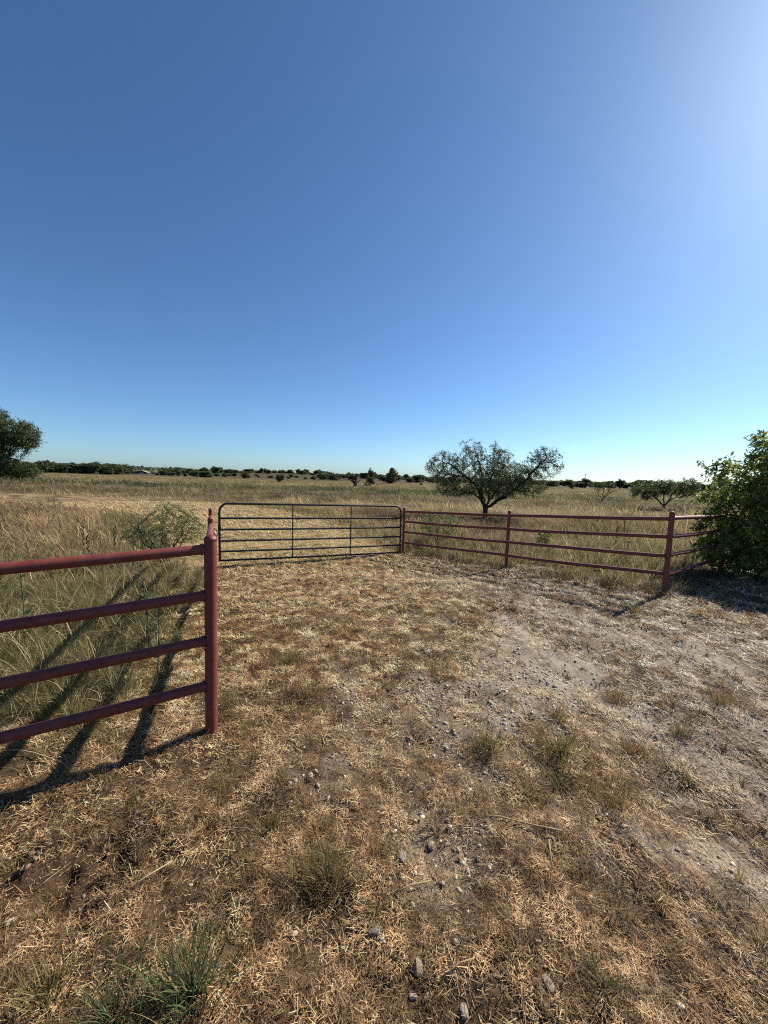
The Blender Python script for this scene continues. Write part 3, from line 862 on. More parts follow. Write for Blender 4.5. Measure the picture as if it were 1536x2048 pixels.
def small_tree():
    p = column(1207, 39)
    sk = [[(0, 0, -.1), (.05, 0, .4)], [(.05, 0, .4), (-.4, .1, 1.0), (-.9, 0, 1.7)], [(.05, 0, .4), (.1, 0, 1.1), (.0, .2, 2.0)], [(.05, 0, .4), (.6, .1, .9), (1.3, .1, 1.3)], [(.05, 0, .45), (.4, -.3, 1.2), (.7, -.4, 1.9)]]
    woody('mesquite_tree', tuple(p), 'small nearly bare mesquite tree standing in the far field right of the big one', 'tree', sk,
          [(0, 0, 1.7, 1.4, 1.0, .55), (.9, 0, 1.4, .7, .7, .4)], 160, .8, .25, .16, .013, 2.2, 700, .13, .04, MESQ, .12, .2)
    p = column(1332, 32.5)
    sk = [[(0, 0, -.1), (0, 0, .25)], [(0, 0, .2), (-.5, .1, .8), (-1.2, .2, 1.3), (-2.2, .2, 1.4)], [(0, 0, .25), (-.2, -.2, 1.0), (-.4, -.2, 2.0)], [(0, 0, .2), (.4, 0, .8), (.9, .1, 1.5), (1.6, 0, 2.2)], [(.3, 0, .6), (1.2, .2, 1.0), (2.2, .2, 1.2)]]
    woody('mesquite_tree', tuple(p), 'low spreading mesquite tree in the pasture beside the leafy bush', 'tree', sk,
          [(-1.6, 0, 1.5, 1.2, 1.1, .75), (.1, 0, 1.9, 1.3, 1.2, .65), (1.7, 0, 1.9, 1.2, 1.1, .85)], 700, .9, .22, .18, .011, 2.4, 7500, .16, .055, MESQ, .16, .35)
small_tree()

# the leafy bush swallowing the right wing of the fence
def leafy_bush():
    p = Vector((8.25, 7.35, 0)); p.z = tz(p.x, p.y)
    sk = [[(0, 0, -.1), (0, 0, .15)]]
    for k in range(13):
        a = 2 * math.pi * k / 13 + .2
        rr = (1.4 + .9 * (k % 3) / 2)
        sk.append([(0, 0, .1), (.35 * rr * math.cos(a), .35 * rr * math.sin(a), .9), (.8 * rr * math.cos(a), .75 * rr * math.sin(a), 1.9 + .3 * (k % 2))])
    lobes = [(-1.35, -.2, 1.35, .80, 1.1, .95), (-.85, -.3, 1.95, .75, 1.1, .75), (-.1, 0, 2.35, .9, 1.2, .8), (1.2, 0, 2.6, 1.2, 1.3, 1.1), (0, -.2, 1.2, 1.9, 1.5, 1.0), (2.2, .2, 1.6, 1.6, 1.5, 1.4),
             (-1.2, -.4, .5, .95, 1.1, .5, 1.7), (.2, -.9, .45, 1.5, 1.0, .5, 2.4), (-1.75, 0, .8, .35, .7, .5, .3)]
    # upright shoots break the outline
    for a, z in ((-1.75, 1.95), (-1.5, 2.2), (-1.25, 2.25), (-.95, 2.6), (-.75, 2.5), (-.45, 2.95), (-.3, 2.7), (0, 3.0), (.25, 3.3), (.6, 3.5), (.9, 3.4), (1.3, 3.7), (1.8, 3.6), (2.4, 3.3)):
        yy = rng.uniform(-.5, .5); lobes.append((a, yy, z - .12, .13, .15, .30, .22)); sk.append([(a * .6, yy * .6, z - 1.5), (a * .9, yy, z - .6), (a, yy, z - .05)])
    lobes = [l if len(l) > 6 else l + (l[3] * l[4] * l[5],) for l in lobes]
    cols = [(.16, .20, .042), (.24, .265, .055), (.10, .14, .036), (.33, .33, .07), (.13, .17, .042)]
    woody('leafy_bush', tuple(p), 'dense leafy green bush growing over the fence at the right edge', 'bush', sk, lobes, 3600, .7, .13, .11, .0045, 2.5, 66000, .105, .040, cols, .095, .25, (0, 0, .12), trunkname='stems')
leafy_bush()

def shrub(name, px, Z, w, h, label, natt, nleaf, cols, ll=.05, lw=.014, tip=.0032, group=None, seedlobes=None):
    p = column(px, Z)
    sk = [[(0, 0, -.05), (0, 0, .05)]]
    for k in range(8):
        a = 2 * math.pi * k / 8 + .4
        sk.append([(0, 0, .03), (.22 * w * math.cos(a), .18 * w * math.sin(a), .4 * h), (.38 * w * math.cos(a), .3 * w * math.sin(a), .75 * h)])
    lobes = seedlobes or [(0, 0, h * .62, w * .5, w * .4, h * .36, 1), (w * .1, 0, h * .75, w * .3, w * .3, h * .28, .5), (-w * .25, 0, h * .5, w * .25, w * .3, h * .25, .4)]
    return woody(name, tuple(p), label, 'shrub', sk, lobes, natt, .35 * h, .07 * h, .055 * h, tip, 2.3, nleaf, ll, lw, cols, .05, .15, (0, 0, .08), trunkname='stems', group=group)
GREYGREEN = [(.17, .20, .070), (.21, .235, .085), (.14, .17, .062), (.25, .255, .10)]
shrub('mesquite_shrub', 322, 8.3, 1.8, 1.42, 'feathery pale green mesquite shrub behind the near left fence', 900, 8500, GREYGREEN,
      seedlobes=[(.25, 0, .98, .55, .5, .42, 1), (-.40, 0, .68, .5, .45, .30, .7), (.62, 0, .78, .33, .35, .38, .45), (.12, 0, 1.34, .22, .22, .16, .14), (-.1, -.1, .55, .6, .5, .3, .5), (.5, 0, 1.25, .2, .2, .15, .1)])
shrub('mesquite_shrub', 886, 11.6, 1.5, 1.12, 'feathery green mesquite shrub behind the far fence next to the gate', 420, 4200, GREYGREEN)
shrub('weed_bush', 1098, 11.2, .45, .62, 'small bright yellow green plant seen between the rails of the far fence', 90, 900, [(.24, .27, .06), (.20, .24, .06)], .06, .03)

# ------------------------------------------------------------------ mid-field bushes and the tree line
FARCOL = np.array([(.080, .098, .047), (.098, .115, .052), (.060, .075, .040), (.125, .135, .068)])
def far_bush_mesh(name, seed, w=1.0, h=1.0, nq=420, trunk=.0, size=.11, top=None):
    """unit bush: clumps of leaf faces through a lumpy crown, with a short stem"""
    r = np.random.default_rng(seed)
    nl = 11
    lob = []
    for k in range(nl):
        a = r.uniform(0, 6.28); q = r.uniform(0, .30)
        lob.append((q * math.cos(a), q * math.sin(a), r.uniform(trunk + .18, .80), r.uniform(.14, .25)))
    if top: lob += top
    lob = np.array(lob)
    k = r.integers(0, len(lob), nq)
    v = r.normal(0, 1, (nq, 3)); v /= np.linalg.norm(v, axis=1)[:, None]
    P = lob[k, :3] + v * (lob[k, 3] * r.uniform(.55, 1.1, nq))[:, None]
    P[:, 2] = np.maximum(P[:, 2], .02 + trunk * .8)
    D = v + r.normal(0, .6, (nq, 3)); D /= np.linalg.norm(D, axis=1)[:, None]
    S = np.cross(D, r.normal(0, 1, (nq, 3))); S /= np.linalg.norm(S, axis=1)[:, None]
    L = size * r.uniform(.6, 1.4, nq)[:, None]
    V = np.stack([P - D * L, P + S * L * .6, P + D * L, P - S * L * .6], 1)
    V = V * np.array([w, w, h])
    c = FARCOL[r.integers(0, len(FARCOL), nq)] * r.uniform(.75, 1.25, (nq, 1))
    V = V.reshape(-1, 3); C = np.repeat(c, 4, 0); Fq = np.arange(nq * 4).reshape(-1, 4)
    # stems
    ps = []
    for q in range(3):
        a = r.uniform(0, 6.28); e = lob[q]
        ps.append(tube([(0, 0, -.03), (e[0] * .4 * w, e[1] * .4 * w, (trunk + .12) * h), (e[0] * w, e[1] * w, e[2] * h)], [.030, .022, .010], 5, cap=False))
    for tv, tf in ps:
        Fq = np.concatenate([Fq, tf[0] + len(V)]); V = np.concatenate([V, tv]); C = np.concatenate([C, np.tile([.05, .04, .032], (len(tv), 1))])
    return mesh_np(name, V, Fq, M_FARLEAF, C)

FB = [far_bush_mesh('far_bush', 100 + i, 1, 1, 420) for i in range(5)]
FT = [far_bush_mesh('far_tree', 200 + i, 1, 1, 420, trunk=.22) for i in range(4)]

def place_bush(name, px, Z, w, h, me, label, cat, group=None):
    p = column(px, Z)
    return tag(link(name, me, None, (p.x, p.y, p.z - .03 * h), (0, 0, random.uniform(0, 6.28)), (w, w, h)), label, cat, group)

big = far_bush_mesh('crown', 301, 1, 1, 1600, 0, .05, [(0, 0, .9, .10), (.05, 0, .98, .05), (-.08, 0, .93, .06), (.1, .0, .85, .09)])
mid = far_bush_mesh('crown', 302, 1, 1, 1300, 0, .055)
place_bush('bush', 784, 112, 6.2, 4.6, big, 'big round dark bush alone in the far pasture left of the large mesquite', 'bush')
place_bush('bush', 741, 78, 2.2, 1.9, mid, 'grey green bush standing beside the dead stump in the far pasture', 'bush')
place_bush('tree', 742, 125, 3.0, 5.0, far_bush_mesh('crown', 305, 1, 1, 900, .25, .055), 'thin upright tree rising behind the grey green bush and dead stump', 'tree')
place_bush('bush', 558, 92, 3.6, 2.0, far_bush_mesh('crown', 303, 1, 1, 1200, 0, .055), 'low dark bush alone at the edge of the field above the gate', 'bush')
place_bush('bush', 490, 130, 4.6, 2.6, far_bush_mesh('crown', 304, 1, 1, 1000, 0, .06), 'dark bush at the foot of the scrubby rise left of the gate', 'bush')
place_bush('bush', 1145, 105, 1.5, 1.3, mid, 'tiny round bush alone in the far field right of the large mesquite', 'bush')
place_bush('bush', 843, 95, .9, .6, mid, 'tiny dark bush in the yellow field just left of the large mesquite', 'bush')

def dead_stump():
    p = column(711, 72)
    root = empty('dead_tree', tuple(p), 'bare dead tree stump with curled branches in the far pasture', 'tree')
    V, f = tube([(0, 0, -.1), (0, 0, .35), (-.05, 0, .8), (-.1, 0, 1.0)], [.42, .33, .26, .12], 8)
    link('trunk', mesh_np('trunk', V, f, M_BARK, None, True), root)
    for pts in ([(-.1, 0, .7), (-.35, 0, 1.2), (-.3, 0, 1.9), (-.45, .1, 2.2)], [(-.1, 0, .6), (-.7, .1, 1.2), (-1.2, .1, 1.35), (-1.6, 0, 1.15)], [(0, 0, .7), (.15, .1, 1.5), (.4, .1, 1.95)],
                [(.1, 0, .6), (.6, 0, .95), (1.05, 0, 1.35)], [(0, 0, .7), (.25, -.2, 1.3), (.2, -.3, 1.8)], [(0, 0, .5), (-.6, -.3, .9), (-1.0, -.4, 1.4)]):
        V, f = tube(pts, [.13, .10, .07, .03][:len(pts)], 6)
        link('branch', mesh_np('branch', V, f, M_BARK, None, True), root)
dead_stump()

def tree_line():
    segs = [  # column range, distance range, height range, count, label, group
        (62, 262, (135, 190), (3.0, 4.8), 46, 'dark bush in the thick scrub left of the barn', 'scrub left of the barn'),
        (262, 440, (215, 330), (2.6, 4.6), 26, 'bush in the broken scrub around the barn and right of it', 'scrub around the barn'),
        (300, 440, (130, 175), (1.2, 2.6), 10, 'low bush at the field edge in front of the barn scrub', 'low bushes at the field edge'),
        (430, 660, (235, 285), (1.9, 3.6), 26, 'dark round bush on the skyline of the scrubby rise', 'bushes on the rise'),
        (440, 640, (150, 210), (.9, 1.8), 16, 'small bush on the near slope of the scrubby rise', 'bushes on the near slope'),
        (640, 870, (160, 260), (2.0, 4.0), 28, 'tree in the line behind the dead stump and big round bush', 'trees behind the stump'),
        (1085, 1420, (140, 240), (2.2, 4.0), 42, 'dark bush in the tree line right of the large mesquite', 'tree line at right'),
        (870, 1085, (170, 260), (2.6, 4.6), 18, 'far bush seen through the crown of the large mesquite', 'bushes behind the large mesquite')]
    for a, b, (z0, z1), (h0, h1), n, lab, grp in segs:
        for k in range(n):
            px = a + (b - a) * (k + random.random()) / n
            Z = random.uniform(z0, z1); h = random.uniform(h0, h1)
            if h > 3.3 and random.random() < .5: me, nm, cat = random.choice(FT), 'tree', 'tree'
            else: me, nm, cat = random.choice(FB), 'bush', 'bush'
            w = h * (random.uniform(1.4, 3.0) if h < 3.2 else random.uniform(1.1, 2.0))
            if 255 < px < 312 and 'barn' in grp: Z = random.uniform(318, 345)
            place_bush(nm, px, Z, w, h, me, lab, cat, grp)
tree_line()

def far_woodland():
    """the wooded ridge and the flat woods beyond read as one mass"""
    ico = [(0, 0, 1), (.894, 0, .447), (.276, .851, .447), (-.724, .526, .447), (-.724, -.526, .447), (.276, -.851, .447), (.724, .526, -.3), (-.276, .851, -.3), (-.894, 0, -.3), (-.276, -.851, -.3), (.724, -.526, -.3)]
    fc = [(0, 1, 2), (0, 2, 3), (0, 3, 4), (0, 4, 5), (0, 5, 1), (1, 6, 2), (2, 7, 3), (3, 8, 4), (4, 9, 5), (5, 10, 1), (2, 6, 7), (3, 7, 8), (4, 8, 9), (5, 9, 10), (1, 10, 6)]
    ico = np.array(ico, float); fc = np.array(fc)
    n = 5500
    r = np.exp(rng.uniform(math.log(340), math.log(2600), n)); t = np.radians(rng.uniform(-60, 60, n))
    x = r * np.sin(t); y = r * np.cos(t)
    keep = (y > 330); x, y, r = x[keep], y[keep], r[keep]; n = len(x)
    z = terrain(x, y)
    s = rng.uniform(1.5, 3.6, n) * (1 + r / 2500)
    V = ico[None] * rng.uniform(.7, 1.25, (n, len(ico), 1)) * np.stack([s * 1.5, s * 1.5, s], 1)[:, None] + np.stack([x, y, z + s * .3], 1)[:, None]
    C = np.repeat(FARCOL[rng.integers(0, 4, n)] * rng.uniform(.8, 1.3, (n, 1)), len(ico), 0)
    Fq = (fc[None] + (np.arange(n) * len(ico))[:, None, None]).reshape(-1, 3)
    tag(link('far_woodland', mesh_np('far_woodland', V.reshape(-1, 3), Fq, M_FARLEAF, C)), 'dark wooded plain and ridge along the horizon', 'woodland', kind='stuff')
far_woodland()

# ------------------------------------------------------------------ barn, shed and poles on the horizon
M_WALL = rough_mat('weathered barn board', [(.3, (.035, .022, .018)), (.7, (.07, .05, .04))], 2.0, .2, .9)
M_ROOF = rough_mat('galvanised roof sheet', [(.3, (.42, .42, .41)), (.7, (.60, .60, .58))], 1.0, .1, .45)
M_PALE = rough_mat('pale painted board', [(.3, (.45, .45, .43)), (.7, (.62, .62, .60))], 1.5, .1, .7)
M_POLE = rough_mat('weathered pole wood', [(.3, (.09, .07, .055)), (.7, (.17, .14, .11))], 3, .2, .9)

def box(name, c, s, mat, parent, rx=0.0):
    x, y, z = [q / 2 for q in s]
    V = np.array([(i, j, k) for i in (-x, x) for j in (-y, y) for k in (-z, z)], float)
    f = np.array([(0, 1, 3, 2), (4, 6, 7, 5), (0, 4, 5, 1), (2, 3, 7, 6), (0, 2, 6, 4), (1, 5, 7, 3)])
    return link(name, mesh_np(name, V, f, mat), parent, c, (rx, 0, 0) if not isinstance(rx, tuple) else rx)

def barn():
    p = column(283, 300)
    root = empty('barn', (p.x, p.y, p.z), 'small dark barn with pale gabled metal roof at the far edge of the field', 'building', rz=math.radians(24))
    W, Dp, H, A = 8.6, 7.0, 2.5, 1.35
    prof = [(-W / 2, 0), (W / 2, 0), (W / 2, H), (0, H + A), (-W / 2, H)]
    V = np.array([(a, y, b) for y in (-Dp / 2, Dp / 2) for a, b in prof], float)
    me = mesh_np('wall', V, [np.array([(0, 1, 2, 3, 4), (9, 8, 7, 6, 5)]), np.array([(1, 6, 7, 2), (0, 4, 9, 5)])], M_WALL)
    link('wall', me, root)
    sl = math.atan2(A, W / 2)
    for s in (-1, 1):
        rl = math.hypot(A, W / 2) + .5
        box('roof', (s * (W / 4 + .2), 0, H + A / 2 + .03), (rl, Dp + .9, .1), M_ROOF, root, (0, s * sl, 0))
    box('door', (.4, -Dp / 2 - .04, 1.1), (2.6, .08, 2.2), M_PALE, root)
    box('door', (-3.0, -Dp / 2 - .04, .8), (.9, .08, 1.5), M_PALE, root)
    q = column(296.5, 297)
    r2 = empty('shed', (q.x, q.y, q.z), 'tiny dark shed just right of the far barn', 'building', rz=.3)
    box('wall', (0, 0, .9), (2.2, 2, 1.8), M_WALL, r2); box('roof', (0, 0, 1.85), (2.5, 2.3, .1), M_ROOF, r2); box('door', (.2, -1.03, .8), (.9, .06, 1.3), M_PALE, r2)
barn()

for k, (px, Z, h, lab) in enumerate([(202, 420, 13, 'leftmost thin utility pole on the horizon left of the barn'), (248, 430, 12.0, 'thin utility pole rising above the woods just left of the barn'),
                                     (258, 470, 12.0, 'thin utility pole closest to the barn on its left side'), (330, 450, 13.0, 'lone thin utility pole above the woods right of the barn'), (1170, 300, 9.5, 'thin utility pole above the tree line right of the large mesquite')]):
    p = column(px, Z)
    root = empty('utility_pole', tuple(p), lab, 'pole', 'utility poles on the horizon')
    V, f = tube([(0, 0, -1), (0, 0, h)], [.22, .15], 8); link('pole', mesh_np('pole', V, f, M_POLE, None, True), root)
    box('crossarm', (0, -.2, h - .7), (2.4, .14, .16), M_POLE, root)

# ------------------------------------------------------------------ weeds standing in the grass
def milkweed(px, Z, h, label, lean=0.05, pairs=9, grey=(.12, .135, .06)):
    p = column(px, Z)
    root = empty('weed_stalk', tuple(p), label, 'weed')
    pts = [(lean * h * t * t, .02 * math.sin(4 * t), h * t) for t in np.linspace(0, 1, 7)]
    V, f = tube(pts, list(np.linspace(.007, .003, 7)), 6)
    c = np.tile([.16, .19, .11], (len(V), 1))
    link('stem', mesh_np('stem', V, f, M_LEAF, c, True), root)
    P, D = [], []
    for k in range(pairs):
        t = .25 + .75 * k / (pairs - 1); a = k * 1.57 + rng.uniform(-.5, .5)
        b = np.array([lean * h * t * t, .02 * math.sin(4 * t), h * t])
        for s in (0, math.pi):
            P.append(b); D.append((math.cos(a + s), math.sin(a + s), .9))
    P = np.array(P); D = np.array(D); n = len(P)
    for k in range(n):
        c = np.array([grey]) * rng.uniform(.8, 1.25, (1, 1))
        Vl, Fl, Cl = leaf_quads(P[k:k + 1], D[k:k + 1], np.array([.075 * rng.uniform(.6, 1.1)]), np.array([.036]), c, .1)
        link('leaf', mesh_np('leaf', Vl, Fl, M_LEAF, Cl), root)
milkweed(24, 3.4, .95, 'grey green milkweed stalk at the left edge behind the top fence rail', .03)
milkweed(286, 3.5, .98, 'tall grey green milkweed stalk crossing the top rail of the near fence', -.08, 12)
milkweed(303, 3.05, .66, 'short grey green milkweed with broad leaves behind the second rail of the near fence', .06, 8)
milkweed(1268, 8.4, .75, 'dark milkweed stalk behind the far fence close to its corner post', .02, 8, (.06, .075, .04))

def seed_stalk(px, Z, h, label, col=(.20, .14, .08)):
    p = column(px, Z)
    root = empty('seed_stalk', tuple(p), label, 'weed')
    r = random.Random(int(px)); lean = r.uniform(-.12, .12)
    V, f = tube([(0, 0, 0), (lean * .3, 0, h * .5), (lean, 0, h)], [.005, .004, .0025], 5)
    link('stem', mesh_np('stem', V, f, M_STRAW, np.tile(col, (len(V), 1)), True), root)
    for k in range(9):
        t = .70 + .30 * k / 8; a = k * 2.4 + r.random()
        c = Vector((lean * t, 0, h * t)); e = c + Vector((math.cos(a) * .025, math.sin(a) * .025, .05))
        V, f = tube([c, c.lerp(e, .5), e], [.003, .012, .003], 5)
        link('pod', mesh_np('pod', V, f, M_STRAW, np.tile((.055, .045, .025), (len(V), 1)), True), root)
    for s in (-1, 1):
        c = Vector((lean * .6, 0, h * .6)); V, f = tube([c, c + Vector((s * .08, 0, .1)), c + Vector((s * .12, .02, .26))], [.004, .003, .002], 5)
        link('branch', mesh_np('branch', V, f, M_STRAW, np.tile(col, (len(V), 1)), True), root)
seed_stalk(157, 6.6, .98, 'left of the three dry seed stalks in the brown grass above the near fence')
seed_stalk(172, 6.3, .86, 'middle one of the three dry seed stalks in the brown grass above the near fence')
seed_stalk(219, 6.5, .98, 'right of the three dry seed stalks in the brown grass above the near fence')
seed_stalk(1262, 9.2, 1.05, 'forked dark seed stalk seen between the upper rails of the far fence', (.07, .05, .035))
seed_stalk(1240, 8.9, .80, 'thin dark seed stalk left of the forked one behind the far fence', (.10, .07, .045))

# ------------------------------------------------------------------ single clumps of grass one can pick out on the drive
def clump(px, py, rad, h, n, cols, label, w=.0034, spread=60):
    p = ground_at(px, py)
    a = rng.uniform(0, 6.28, n); q = np.minimum(np.abs(rng.normal(0, rad * .42, n)), rad * .95)
    X = q * np.cos(a); Y = q * np.sin(a)
    Z = terrain(X + p.x, Y + p.y, True) - p.z - .005
    L = h * rng.uniform(.45, 1.15, n)
    t0 = np.radians(rng.uniform(0, 35, n)); t1 = t0 + np.radians(rng.uniform(5, spread, n))
    c = np.array(cols)[rng.integers(0, len(cols), n)] * rng.uniform(.65, 1.3, (n, 1))
    V, Fq, C = blades(np.stack([X, Y, Z], 1), a + rng.normal(0, .7, n), L, w * rng.uniform(.6, 1.3, n), t0, t1, 4, c, .12, rng.uniform(0, 6.28, n))
    tag(link('grass_clump', mesh_np('grass_clump', V, Fq, M_GRASS, C), None, tuple(p)), label, 'grass')
GR = [(.115, .155, .06), (.14, .17, .075), (.09, .12, .045), (.30, .24, .12)]
OL = [(.20, .175, .07), (.16, .15, .06), (.30, .22, .105), (.12, .11, .045)]
BR = [(.26, .165, .08), (.34, .23, .11), (.17, .11, .06), (.22, .18, .08)]
clump(385, 1985, .17, .17, 330, GR, 'long bladed green grass clump at the bottom edge left of centre', .0042, 50)
clump(230, 2040, .16, .13, 260, GR, 'dark green grass clump in the bottom left corner', .0036)
clump(100, 1990, .14, .12, 200, OL, 'olive dry grass clump at the far bottom left')
clump(655, 1760, .20, .13, 360, OL, 'wide olive grass clump in the middle foreground left of the stony rut')
clump(540, 1660, .13, .09, 220, OL, 'dark olive grass clump up and left of the wide foreground clump')
clump(975, 1502, .16, .13, 320, OL, 'left of the two olive clumps beside the gravel patch')
clump(1118, 1508, .18, .15, 380, OL, 'right and greener of the two olive clumps beside the gravel patch')
clump(1120, 1572, .10, .12, 160, GR, 'small green tuft just below the greener olive clump')
clump(1265, 1505, .15, .11, 260, BR, 'brown grass clump right of the two olive clumps')
clump(1225, 1610, .16, .10, 340, BR, 'broad brown grass clump below right of the olive clumps')
clump(1440, 1410, .22, .14, 300, BR, 'brown grass clump on the white dusty strip at right')
clump(1360, 1470, .11, .12, 160, OL, 'small dark tuft on the edge of the white strip')
clump(1230, 1405, .17, .12, 240, BR, 'brown tuft between the two white dusty streaks')
clump(575, 1330, .12, .16, 200, OL, 'olive tuft in the golden straw above centre left')
clump(620, 1395, .16, .17, 260, BR, 'fluffy straw tuft beside the left wheel track')
clump(1110, 1440, .12, .12, 190, BR, 'dark brown tuft above the two olive clumps')
clump(455, 1420, .10, .20, 160, OL, 'short green tuft at the foot of the near red post')
clump(1270, 1225, .22, .16, 220, OL, 'yellow green tuft at the end of the corner post shadow')
clump(1200, 1975, .08, .08, 120, GR, 'tiny green tuft near the bottom right')

# ------------------------------------------------------------------ stones
def rock_mesh(seed, mat):
    import bmesh
    r = random.Random(seed)
    bm = bmesh.new(); bmesh.ops.create_icosphere(bm, subdivisions=2, radius=1)
    cuts = [Vector((r.gauss(0, 1), r.gauss(0, 1), r.gauss(0, 1))).normalized() for _ in range(7)]
    for v in bm.verts:
        for c in cuts:
            d = v.co.dot(c)
            if d > .50: v.co -= c * (d - .50) * .95
        v.co *= r.uniform(.94, 1.06)
    me = bpy.data.meshes.new('stone'); bm.to_mesh(me); bm.free(); me.materials.append(mat)
    return me
ROCKS = [rock_mesh(i, m) for i, m in enumerate((M_STONE, M_STONE, M_STONE_B, M_STONE_B, M_STONE_G))]

def stone(px, py, size_px, k, label, group=None, flat=.6):
    p = ground_at(px, py)
    s = size_px / F * math.hypot(p.y, CAM_Z) * .46
    o = link('stone', ROCKS[k], None, (p.x, p.y, p.z + s * flat * .40), (random.uniform(-.3, .3), random.uniform(-.3, .3), random.uniform(0, 6.28)),
             (s * random.uniform(.9, 1.2), s * random.uniform(.7, 1.0), s * flat))
    tag(o, label, 'stone', group)
stone(621, 1558, 17, 0, 'round pale cobble beside the small gravel patch, largest there', None, .85)
stone(636, 1573, 12, 1, 'pale stone just below the round pale cobble')
stone(591, 1563, 10, 0, 'small pale stone left of the round pale cobble')
stone(721, 1504, 11, 0, 'single pale pebble on bare grey dirt above the round cobble')
stone(752, 1872, 24, 4, 'dark grey blocky stone in the foreground near the bottom centre')
stone(763, 1887, 15, 0, 'white pebble touching the dark grey blocky stone on its right')
stone(732, 1853, 13, 1, 'pale stone touching the dark grey blocky stone above')
stone(736, 1893, 10, 2, 'tan pebble below left of the dark grey blocky stone')
stone(836, 1945, 24, 2, 'tan angular stone near the bottom centre right of the dark grey stone')
stone(813, 1925, 10, 0, 'small white pebble above left of the tan angular stone')
stone(826, 2000, 12, 1, 'pale narrow stone below the tan angular stone')
stone(853, 2000, 12, 2, 'tan pebble right of the pale narrow stone at the bottom')
stone(928, 2030, 17, 0, 'pale stone at the bottom edge right of centre')
stone(1097, 1977, 20, 1, 'pale flat stone at the bottom right of centre')
stone(1075, 1890, 10, 1, 'pale chip above the pale flat stone at bottom right')
stone(158, 1880, 14, 2, 'tan stone standing in the red broken clods at bottom left')
stone(362, 1900, 16, 2, 'tan stone above the long bladed green clump')
stone(804, 1722, 26, 4, 'large dark grey rock on the left side of the stony rut')
stone(861, 1697, 20, 2, 'tan flat rock in the middle of the stony rut')
stone(842, 1653, 13, 1, 'pale narrow rock near the top of the stony rut')
stone(811, 1634, 12, 1, 'pale rock at the top end of the stony rut')
stone(785, 1633, 10, 2, 'small tan rock at the top left of the stony rut')
stone(920, 1722, 16, 2, 'tan rock at the right side of the stony rut')
stone(895, 1690, 10, 1, 'small pale rock right of the tan flat rock in the rut')
stone(962, 1670, 13, 4, 'grey stone out on the straw right of the stony rut')
stone(885, 1773, 10, 0, 'white chip below the stony rut')
stone(958, 1772, 11, 1, 'pale chip below right of the stony rut')
stone(763, 1608, 9, 2, 'brown pebble above left of the stony rut')
stone(1135, 1648, 12, 0, 'white chip at the right end of the long dry stalk')
stone(1130, 1457, 10, 0, 'white pebble between gravel patch and white strip')
stone(820, 1483, 14, 1, 'largest pale stone at the lower edge of the gravel patch')
stone(842, 1362, 11, 1, 'pale stone at the top left of the gravel patch')

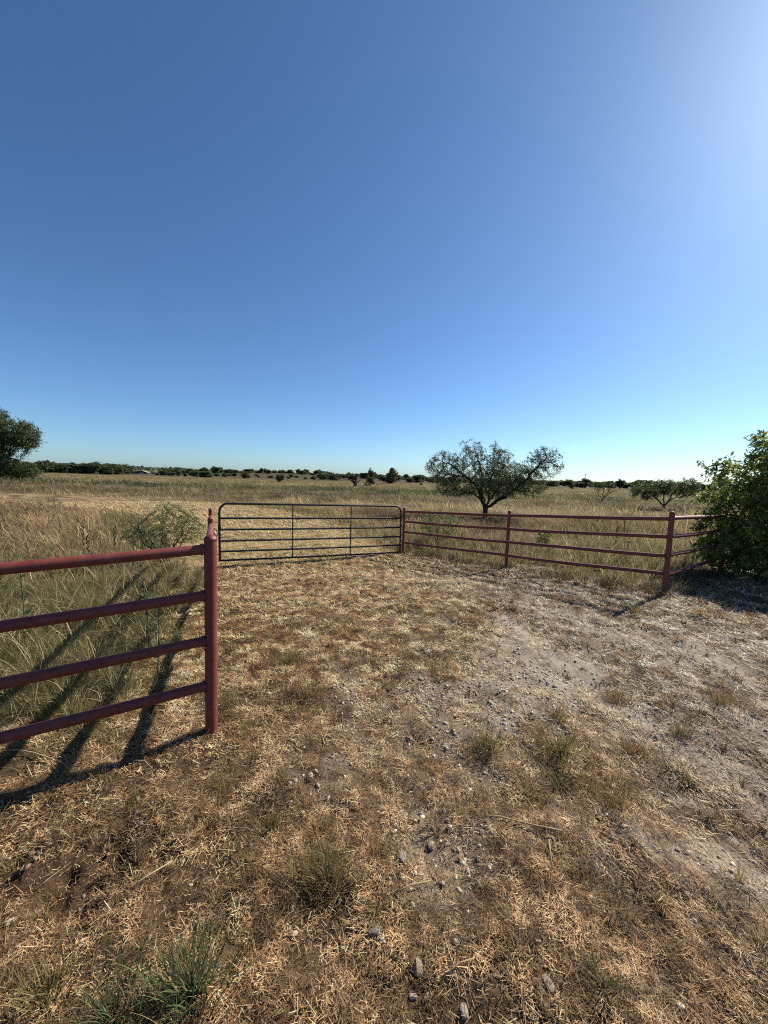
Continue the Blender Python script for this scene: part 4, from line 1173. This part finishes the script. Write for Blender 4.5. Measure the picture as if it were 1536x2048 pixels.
def gravel():
    ico = np.array([(0, 0, 1), (.894, 0, .447), (.276, .851, .447), (-.724, .526, .447), (-.724, -.526, .447), (.276, -.851, .447), (.724, .526, -.447), (-.276, .851, -.447), (-.894, 0, -.447), (-.276, -.851, -.447), (.724, -.526, -.447)], float)
    fc = np.array([(0, 1, 2), (0, 2, 3), (0, 3, 4), (0, 4, 5), (0, 5, 1), (1, 6, 2), (2, 7, 3), (3, 8, 4), (4, 9, 5), (5, 10, 1), (2, 6, 7), (3, 7, 8), (4, 8, 9), (5, 9, 10), (1, 10, 6)])
    X, Y = [], []
    for r0, r1, d in ((.9, 3.6, 2600), (3.6, 8, 420)):
        x, y = sector(r0, r1, d)
        cal, grv, red, n1, n2 = zones(x, y)
        prob = np.clip(grv ** 1.3 * .55 + .40 * cal + .20 * red + .018, 0, 1) * (mown(x, y) > 0)
        k = rng.random(len(x)) < prob
        X.append(x[k]); Y.append(y[k])
    x = np.concatenate(X); y = np.concatenate(Y); n = len(x)
    s = .003 + .012 * rng.random(n) ** 4
    s *= 1 + .25 * (y > 3.6)
    rot = rng.uniform(0, 6.28, n)
    B = ico[None] * rng.uniform(.65, 1.2, (n, len(ico), 1)) * (s[:, None] * np.stack([rng.uniform(.9, 1.4, n), rng.uniform(.7, 1.0, n), rng.uniform(.45, .8, n)], 1))[:, None]
    c_, s_ = np.cos(rot)[:, None], np.sin(rot)[:, None]
    V = np.stack([B[..., 0] * c_ - B[..., 1] * s_, B[..., 0] * s_ + B[..., 1] * c_, B[..., 2]], -1)
    V = V + np.stack([x, y, terrain(x, y, True) + s * .25], 1)[:, None]
    pal = np.array([[.52, .45, .35], [.38, .32, .25], [.58, .52, .43], [.33, .235, .15], [.24, .20, .16]])
    cal, grv, red, n1, n2 = zones(x, y)
    C = pal[rng.choice(5, n, p=[.32, .26, .16, .14, .12])] * rng.uniform(.75, 1.15, (n, 1))
    C = lerp(C, np.tile([.19, .115, .07], (n, 1)), red)
    Fq = (fc[None] + (np.arange(n) * len(ico))[:, None, None]).reshape(-1, 3)
    m, nt, out = material('gravel')
    at = node(nt, 'ShaderNodeAttribute', attribute_name='col'); d = node(nt, 'ShaderNodeBsdfPrincipled'); d.inputs['Roughness'].default_value = .9
    nt.links.new(at.outputs['Color'], d.inputs['Base Color']); nt.links.new(d.outputs[0], out.inputs[0])
    tag(link('gravel', mesh_np('gravel', V.reshape(-1, 3), Fq, m, np.repeat(C, len(ico), 0))), 'pale crushed limestone gravel scattered on the drive', 'gravel', kind='stuff')
gravel()

# ------------------------------------------------------------------ long dry stalks lying loose
def stalk(pix, label, r=.0035, col=(.42, .31, .17)):
    pts = []
    for i, (px, py) in enumerate(pix):
        p = ground_at(px, py); pts.append(p + Vector((0, 0, .018 + .006 * (i % 2))))
    V, f = tube(pts, list(np.linspace(r, r * .6, len(pts))), 6)
    o = np.array(pts[0])
    tag(link('dry_stalk', mesh_np('dry_stalk', V - o, f, M_STRAW, np.tile(col, (len(V), 1)), True), None, tuple(pts[0])), label, 'stalk')
stalk([(968, 1642), (1000, 1648), (1060, 1660), (1125, 1672)], 'long pale stalk lying across the foreground right of the stony rut', .0050)
stalk([(1097, 1690), (1100, 1715), (1104, 1750)], 'short stalk lying below the long pale stalk, frayed at its end', .004)
stalk([(790, 1800), (820, 1785), (862, 1772)], 'thin straight stalk lying below the stony rut')
stalk([(268, 1530), (290, 1537), (305, 1546)], 'pale bent straw lying across the shadow of the near post', .003, (.5, .4, .26))
stalk([(0, 1510), (35, 1508), (65, 1515), (105, 1525)], 'long pale straw lying at the left edge under the fence', .0035, (.5, .4, .26))
stalk([(533, 1455), (560, 1475), (585, 1492)], 'long thin straw lying in golden grass left of the gravel', .0035, (.45, .33, .18))
stalk([(880, 1975), (920, 1940), (948, 1932)], 'curved stalk lying near the bottom right of the tan angular stone')
stalk([(275, 1778), (300, 1762), (345, 1735)], 'straight pale stalk lying in the left foreground', .0035, (.5, .4, .24))
stalk([(1420, 1250), (1455, 1275), (1487, 1308)], 'long dark stalk lying on the straw at the right', .005, (.2, .14, .09))
